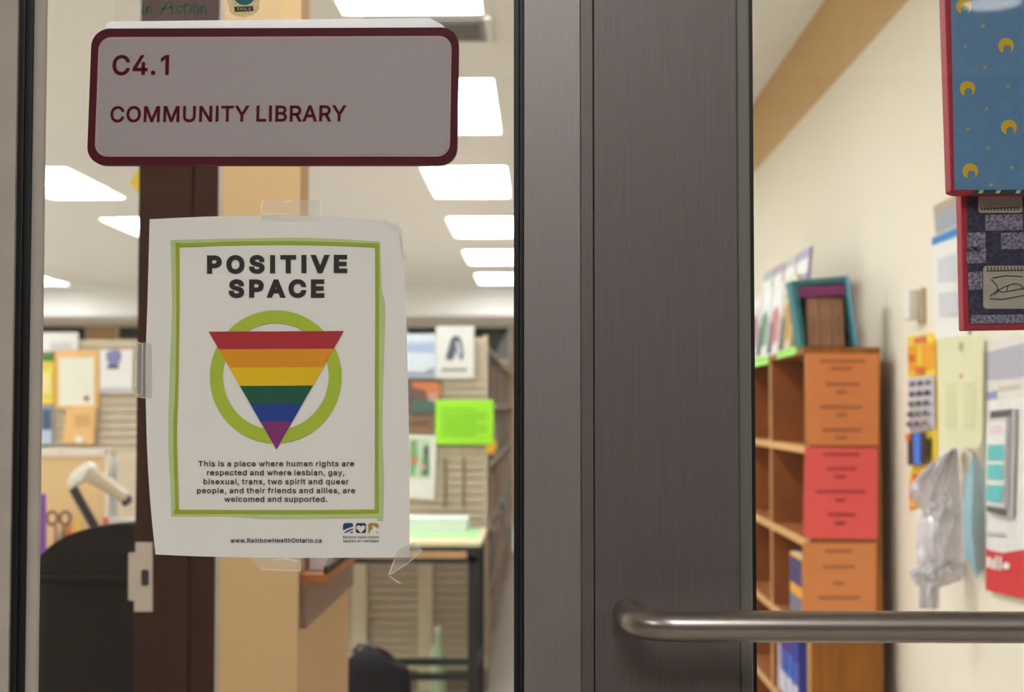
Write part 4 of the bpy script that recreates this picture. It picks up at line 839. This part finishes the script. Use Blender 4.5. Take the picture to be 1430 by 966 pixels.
# lime shelf labels
LX = BX0-.004
for lab_, q in (('lime green shelf label at the top of the nearer bookcase bay', [(1085,491),(1111,483),(1111,494),(1085,501)]), ('lime green shelf label at the top of the second bookcase bay', [(1040,503),(1072,496),(1072,508),(1040,515)])):
    card('shelf_label', lab_, 'label', q, lambda x, y: atx(x, y, LX-.004), (.004,0,0), mat('lime_label', (170,236,110), .6), [('text_line', [(q[0][0]+3,q[0][1]+3),(q[1][0]-3,q[1][1]+4),(q[1][0]-3,q[1][1]+6),(q[0][0]+3,q[0][1]+5)], ink('label_green', (130,190,80)))], None, (-.001,0,0))
# books in the bays
def shelf_book(label, y, th, z, h, rgb, nm, parts, dep=.16, x=BX0+.012):
    t = MB().box((x,y,z),(x+dep,y+th,z+h)).build('book', mat('bk_'+nm, rgb, .5, 0, .05), None, bevel=.001); tag(t, label, 'book')
    for pn, a0, a1, c in parts: MB().box((x-.001,y+.001,z+h*a0),(x,y+th-.001,z+h*a1)).build(pn, ink(nm+pn, c), t)
    MB().box((x+.004,y+.003,z+h),(x+dep,y+th-.003,z+h+.001)).build('pages', M_PAGE, t)
    return t
z3 = LV[2]+.001
shelf_book('yellow and navy book in the third bay down, beside the bookcase end', 4.42, .21, z3, .20, (230,160,40), 'amber', [('top_band',.55,.95,(60,50,100)),('low_band',.02,.38,(110,110,130))], .03)
shelf_book('slim white book next to the yellow and navy book', 4.345, .05, z3, .10, (220,216,214), 'white_slim', [('band',.4,.6,(140,150,170))])
z4 = LV[3]+.001
for i, (lab_, y, th, h, rgb, nm, top) in enumerate((('violet blue book on the low shelf behind the pull bar',4.72,.10,.235,(70,84,170),'violet',(86,40,120)),('bright blue book on the low shelf, second from the end',4.60,.10,.235,(40,96,190),'blue',(66,40,130)),('navy book with white foot on the low shelf, beside the end panel',4.50,.08,.225,(70,80,180),'navy',(50,46,150)),('white spined book on the low shelf beside the divider',4.84,.035,.24,(206,204,214),'pale',(176,176,190)))):
    shelf_book(lab_, y, th, z4, h, rgb, nm, [('top_band',.62,.97,top),('low_band',.02,.30,(206,204,214))], .17)
z2 = LV[1]+.001
# display box and magazines on top
Y_ = WY0+.07
P = lambda x, y: at(x, y, Y_)
bx = thing('display_box', P(1155,478), 'teal and purple open display box on top of the bookcase', 'box')
fr = [(1104.5,392),(1184,385),(1198,483.6),(1119,484.3)]
inn = [(1113,399),(1179,394),(1192,483.5),(1126,484)]
def frame_prism(mb, o, i_, d):
    for k in range(4):
        if k == 2: continue
        j = (k+1) % 4; mb.prism([P(*o[k]), P(*o[j]), P(*i_[j]), P(*i_[k])], d)
frame_prism(m := MB(), fr, inn, (0,.10,0)); m.build('frame', mat('teal_card', (44,116,122), .5), bx)
MB().prism([P(x,y)+Vector((0,.09,0)) for x,y in inn], (0,.009,0)).build('back_panel', mat('violet_card', (84,50,110), .6), bx)
MB().prism([P(*p)+Vector((0,.004,0)) for p in ((1114,401),(1179,396),(1181,411),(1117,415))], (0,.085,0)).build('band', mat('magenta_card', (126,40,104), .6), bx)
MB().prism([P(*p)-Vector((0,.003,0)) for p in ((1180,386),(1184.5,385),(1198.5,483),(1193,483.5))], (0,.002,0)).build('edge_strip', mat('sky_blue_card', (96,164,200), .5), bx)
for i in range(3):
    x0 = 1129+i*17.6
    o = MB().prism([P(x0-1+0,415)+Vector((0,.02+.004*i,0)), P(x0+16,414)+Vector((0,.02+.004*i,0)), P(x0+17.5,482.6)+Vector((0,.02+.004*i,0)), P(x0+1,483.2)+Vector((0,.02+.004*i,0))], (0,.06,0)).build('book', mat('kraft_cover', (168,124,92), .7, 0, .08, 20), None, bevel=.001)
    tag(o, '%s of three brown books standing in the teal display box' % ('leftmost','middle one','rightmost')[i], 'book')
    MB().prism([P(x0+6,440)+Vector((0,.018+.004*i,0)), P(x0+11,440)+Vector((0,.018+.004*i,0)), P(x0+12,470)+Vector((0,.018+.004*i,0)), P(x0+7,470)+Vector((0,.018+.004*i,0))], (0,.0018,0)).build('spine_mark', mat('kraft_mark', (146,104,76), .7), o)
mg2 = [('violet and pink',(150,130,170),(206,120,120)),('grey and orange',(176,166,166),(214,140,90)),('plum',(150,120,140),(110,90,130)),('grey green',(150,160,156),(190,150,150))]
mg = [('cream and ochre',(206,190,140),(178,140,70)),('white and rose',(232,226,226),(190,120,120)),('white and green',(226,230,226),(110,140,116)),('pale pink',(226,206,200),(150,110,110))]
for row in (0,1):
    for i in range(4):
        y = 4.66+.25*i+.06*row; nm, c0, c1 = (mg, mg2)[row][i]
        x = BX0+.02+.05*row; z = BT; h = .25 if row == 0 else .345
        lean = .03
        t = MB().prism([(x,y,z),(x,y+.225,z),(x+lean,y+.225,z+h),(x+lean,y,z+h)], (.010,0,0)).build('magazine', mat('mag_'+nm.replace(' ','_'), c0, .45), None)
        tag(t, '%s magazine on the bookcase, %s from the teal box, %s row' % (nm, ORD[i], ('front','rear')[row]), 'magazine')
        def Q(yy, zz): return Vector((x+lean*zz/h-.0012, yy, z+zz))
        MB().prism([Q(y+.004,h*(.80,.76)[row]),Q(y+.221,h*(.80,.76)[row]),Q(y+.221,h*(.97,.90)[row]),Q(y+.004,h*(.97,.90)[row])], (.0008,0,0)).build('masthead', M_WHITE, t)
        MB().prism([Q(y+.02,h*.2),Q(y+.12,h*.15),Q(y+.2,h*.3),Q(y+.19,h*.62),Q(y+.1,h*.7),Q(y+.03,h*.55)], (.0008,0,0)).build('cover_picture', ink('mag_'+nm.replace(' ','_'), c1), t)
        MB().prism([Q(y+.12,h*.05),Q(y+.21,h*.05),Q(y+.21,h*.5),Q(y+.15,h*.45)], (.0006,0,0)).build('cover_picture', ink('mag_dark', (74,84,84)), t)

# ------------------------------------------------------------------ things on the cream wall
WX = lambda k: (lambda x, y: atx(x, y, RX-k))
def wall_card(name, label, cat, quad, k, th, m, prints=(), group='papers on the cream wall'):
    return card(name, label, cat, quad, WX(k), (th,0,0), m, prints, group, (-.0012,0,0))
s = thing('thermostat', atx(1280,445,RX), 'small white thermostat on the cream wall above the papers', 'thermostat')
p0, p1 = atx(1291,445,RX), atx(1276,402,RX-.04)
MB().box((RX-.042,p0.y-.0,p0.z),(RX,p0.y+.07,p1.z)).build('housing', mat('white_plastic', (232,230,222), .45), s, bevel=.004)
MB().box((RX-.012,p0.y-.02,p0.z-.012),(RX,p0.y+.02,p1.z+.004)).build('wall_plate', mat('tan_plastic', (190,164,130), .5), s, bevel=.002)
wall_card('notice', 'faded grey and tan notice at the top, partly behind the patchwork book', 'notice', [(1303,288),(1350,264),(1352,330),(1308,345)], .003, .0028, mat('faded_print', (176,160,136), .7, 0, .1, 30), [('picture_print', [(1308,298),(1345,280),(1346,312),(1311,325)], ink('faded_blue', (158,162,172)))])
wall_card('notice', 'white notice with blue header, below the faded notice', 'notice', [(1302,330),(1350,309),(1352,520),(1306,470)], .008, .0028, M_WHITE, [('header_band', [(1302,332),(1350,311),(1350,325),(1302,343)], ink('header_blue', (44,132,196))), ('text_block', [(1310,362),(1336,353),(1336,392),(1311,396)], ink('faint_text', (206,208,214))), ('text_block', [(1312,410),(1338,406),(1338,440),(1313,442)], ink('faint_text', (206,208,214)))])
wall_card('poster', 'tall narrow poster with yellow, grey and black blocks beside the bookcase', 'poster', [(1267,470),(1307,463),(1309,655),(1272,662)], .004, .0035, mat('poster_yellow', (240,206,60), .6, 0, .05), [
    ('orange_block', [(1268,484),(1281,482),(1281,518),(1269,520)], ink('amber_block', (236,160,30))), ('orange_block', [(1288,480),(1306,478),(1306,514),(1288,516)], ink('amber_block', (236,160,30))),
    ('red_patch', circ(1274,500,5,12), ink('patch_red', (222,100,50))), ('red_patch', [(1278,472),(1294,469),(1294,478),(1278,480)], ink('patch_rose', (222,110,90))), ('red_patch', [(1280,512),(1292,511),(1292,522),(1280,523)], ink('patch_red', (222,100,50))),
    ('grey_field', [(1270,527),(1307,524),(1308,598),(1272,604)], ink('mauve_grey', (206,198,206)))] +
    [('dark_icon', [(1273+c*11,533+r_*14-c*1.0),(1281+c*11,532+r_*14-c*1.0),(1281+c*11,539+r_*14-c*1.0),(1273+c*11,540+r_*14-c*1.0)], ink('icon_%d' % ((r_*3+c) % 4), ((92,84,104),(70,64,76),(120,110,90),(84,104,96))[(r_*3+c) % 4])) for r_ in range(5) for c in range(3)] +
    [('black_panel', [(1275,606),(1302,603),(1303,646),(1276,650)], ink('ink_black', (44,34,42))), ('blue_panel', [(1284,605),(1294,604),(1294,648),(1285,649)], ink('cobalt', (60,120,226))), ('red_patch', [(1273,606),(1280,605),(1280,615),(1274,616)], ink('patch_red', (222,100,50)))])
wall_card('poster', 'red and yellow slip under the narrow poster, behind the grey bag', 'poster', [(1270,664),(1302,658),(1302,700),(1270,712)], .004, .0035, mat('slip_red', (226,96,60), .6), [('yellow_patch', circ(1276,703,6,12), ink('slip_yellow', (244,180,50))), ('yellow_patch', [(1271,660),(1276,660),(1276,672),(1271,674)], ink('slip_yellow', (244,180,50)))])
def YF(x, y):
    u = (x-1312)/61; return at(x, y, 3.50-.12*u)
card('notice', 'pale yellow notice with faint columns, pinned out over the other papers', 'notice', [(1311,474),(1318,471),(1368,465),(1373,472),(1371,616),(1364,625),(1314,625)], YF, (.001,.003,0), mat('pale_yellow_paper', (234,230,188), .7, 0, .015), [
    ('stamp_print', [(1330,522),(1356,520),(1356,524),(1330,526)], ink('dark_stamp', (150,150,120))), ('red_mark', circ(1342,525,3,10), ink('soft_red', (222,150,130))),
    ('text_column', [(1320,536),(1334,535),(1334,600),(1320,600)], ink('faint_green', (222,222,176))), ('text_column', [(1346,534),(1362,533),(1361,598),(1346,599)], ink('faint_green', (222,222,176))), ('title_mark', rect(1338,478,1344,490), ink('olive_mark', (186,186,146)))])
MB_ = MB().tube([YF(1342,480)-Vector((0,.006,0)), Vector((RX-.001, YF(1342,480).y+.12, YF(1342,480).z))], .002, 8)
tag(MB_.build('wall_hook', M_STEEL), 'thin wire hook holding the pale yellow notice off the wall', 'hook')
def GF(k): return lambda x, y: atx(x, y, RX-k)
wall_card('flyer', 'white flyer with grey band behind the pale yellow notice', 'flyer', [(1374,478),(1500,445),(1500,590),(1377,575)], .006, .003, mat('flyer_white', (226,220,212), .7), [('grey_band', [(1377,492),(1500,462),(1500,520),(1378,531)], ink('lilac_grey', (178,174,186))), ('blue_mark', [(1378,548),(1392,545),(1393,556),(1379,558)], ink('dull_blue', (150,150,200))), ('text_line', [(1396,540),(1425,536),(1425,540),(1396,544)], ink('tan_mark', (206,190,172)))])
wall_card('flyer', 'white bag-like flyer with red foot and white writing, lowest on the wall', 'flyer', [(1379,560),(1500,545),(1500,850),(1440,838),(1377,824)], .012, .004, mat('bag_white', (232,228,224), .5), [
    ('red_foot', [(1377,766),(1400,772),(1425,768),(1500,756),(1500,850),(1440,838),(1377,824)], ink('signal_red', (206,34,38))),
    ('white_lettering', [(1379,778),(1384,777),(1384,792),(1379,792)], M_WHITE), ('white_lettering', [(1386,781),(1390,780),(1390,794),(1386,794)], M_WHITE), ('white_lettering', [(1392,776),(1395,776),(1395,795),(1392,795)], M_WHITE), ('white_lettering', [(1398,777),(1401,777),(1401,796),(1398,796)], M_WHITE), ('white_lettering', circ(1408,790,5,14), M_WHITE), ('text_line', [(1380,742),(1408,744),(1408,748),(1380,746)], ink('pale_text', (196,192,190)))])
wall_card('leaflet', 'white leaflet with teal squares in a dark holder, in front of the red-footed flyer', 'leaflet', [(1381,574),(1416,570),(1412,722),(1378,714)], .022, .006, mat('holder_grey', (206,200,202), .5), [('dark_edge', [(1384,574),(1414,571),(1413,581),(1383,584)], ink('holder_dark', (84,78,80))), ('dark_edge', [(1379,707),(1407,711),(1407,721),(1379,714)], ink('holder_dark', (84,78,80))), ('grey_edge', [(1407,582),(1413,581),(1410,714),(1406,712)], ink('holder_mid', (160,154,158))),
    ('leaflet_sheet', [(1380,590),(1407,588),(1405,708),(1379,704)], M_WHITE), ('pink_text', [(1384,594),(1403,593),(1403,606),(1384,606)], ink('pinkish', (228,206,210))),
    ('teal_square', [(1382,621),(1405,620),(1405,643),(1382,643)], ink('teal_sq', (96,186,186))), ('teal_square', [(1382,648),(1404,648),(1404,670),(1382,669)], ink('teal_sq', (96,186,186))), ('teal_square', [(1381,677),(1404,677),(1403,702),(1381,699)], ink('teal_sq', (96,186,186)))])
# folded pale blue paper
t = thing('folded_paper', at(1362,808,3.45), 'pale blue folded paper hanging beside the grey bag', 'paper')
BFn = lambda x, y, k=0: at(x, y, 3.46-k)
MB().prism([BFn(1360,630,.03), BFn(1377,660,.02), BFn(1378,735,.01), BFn(1374,790), BFn(1364,808,.02), BFn(1356,740,.05)], (.001,.003,0)).build('front_leaf', mat('pale_blue_paper', (186,208,220), .6), t)
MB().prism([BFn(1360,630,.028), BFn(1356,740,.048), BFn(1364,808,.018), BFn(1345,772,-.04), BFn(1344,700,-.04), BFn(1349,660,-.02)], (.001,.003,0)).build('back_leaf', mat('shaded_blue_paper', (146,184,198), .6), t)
q = BFn(1360,634,.026); tag(MB().tube([q-Vector((0,.005,0)), Vector((RX-.001,q.y+.13,q.z+.01))], .002, 8).build('wall_hook', M_STEEL), 'thin wire hook holding the pale blue folded paper', 'hook')
# crumpled grey plastic bag
gb = thing('plastic_bag', at(1310,850,3.6), 'crumpled translucent grey plastic bag hanging under the narrow poster', 'bag')
OLB = [(1330,628,1336),(1296,650,1338),(1270,680,1340),(1276,700,1341),(1290,715,1342),(1282,730,1343),(1280,760,1343),(1282,790,1344),(1269,798,1346),(1276,812,1343),(1284,822,1312),(1284,850,1311)]
random.seed(5)
from mathutils import noise as _ns
def GB(u, v):
    t_ = v*(len(OLB)-1); i = min(int(t_), len(OLB)-2); f_ = t_-i
    l_ = OLB[i][0]*(1-f_)+OLB[i+1][0]*f_; y_ = OLB[i][1]*(1-f_)+OLB[i+1][1]*f_; r_ = OLB[i][2]*(1-f_)+OLB[i+1][2]*f_
    x_ = l_+(r_-l_)*u
    bul = .06*math.sin(math.pi*u)*min(1, 3*v+.1)*min(1, (1-v)*3+.2) + .05*abs(_ns.noise(Vector((u*2.6, v*5, 1.7)))) + .035*abs(_ns.noise(Vector((u*5+v*2, v*9, 4.2)))) + .012*_ns.noise(Vector((u*13, v*22, 9.1)))
    return at(x_, y_ - 14*u*(1 if v > .02 else .2)*(1-v), 3.62-bul)
MB().grid(GB, 44, 70, (.002,.012,0)).build('film', clear_mat('grey_film', (.95,.95,.96), .12, .16, .66, (240,237,240)), gb, smooth=True)
MB().tube([GB(.5,.02), Vector((RX-.002, GB(.5,.02).y+.1, GB(.5,.02).z+.01))], .0025, 8).build('tie', M_TAN, gb)

# yellow hanging sign far back
t = thing('hanging_sign', at(186,270,6.2), 'small yellow diamond sign hanging from the ceiling beside the wooden post', 'sign')
f = lambda x, y: at(x, y, 6.2)
MB().prism([f(*p) for p in ((193,236),(205,254),(193,271),(180,254))], (0,.004,0)).build('plate', mat('yellow_sign', (236,206,60), .5), t)
q = f(193,237); MB().tube([q+Vector((0,.002,0)), Vector((q.x,q.y+.002,CZ))], .002, 6).build('wire', M_STEEL, t)
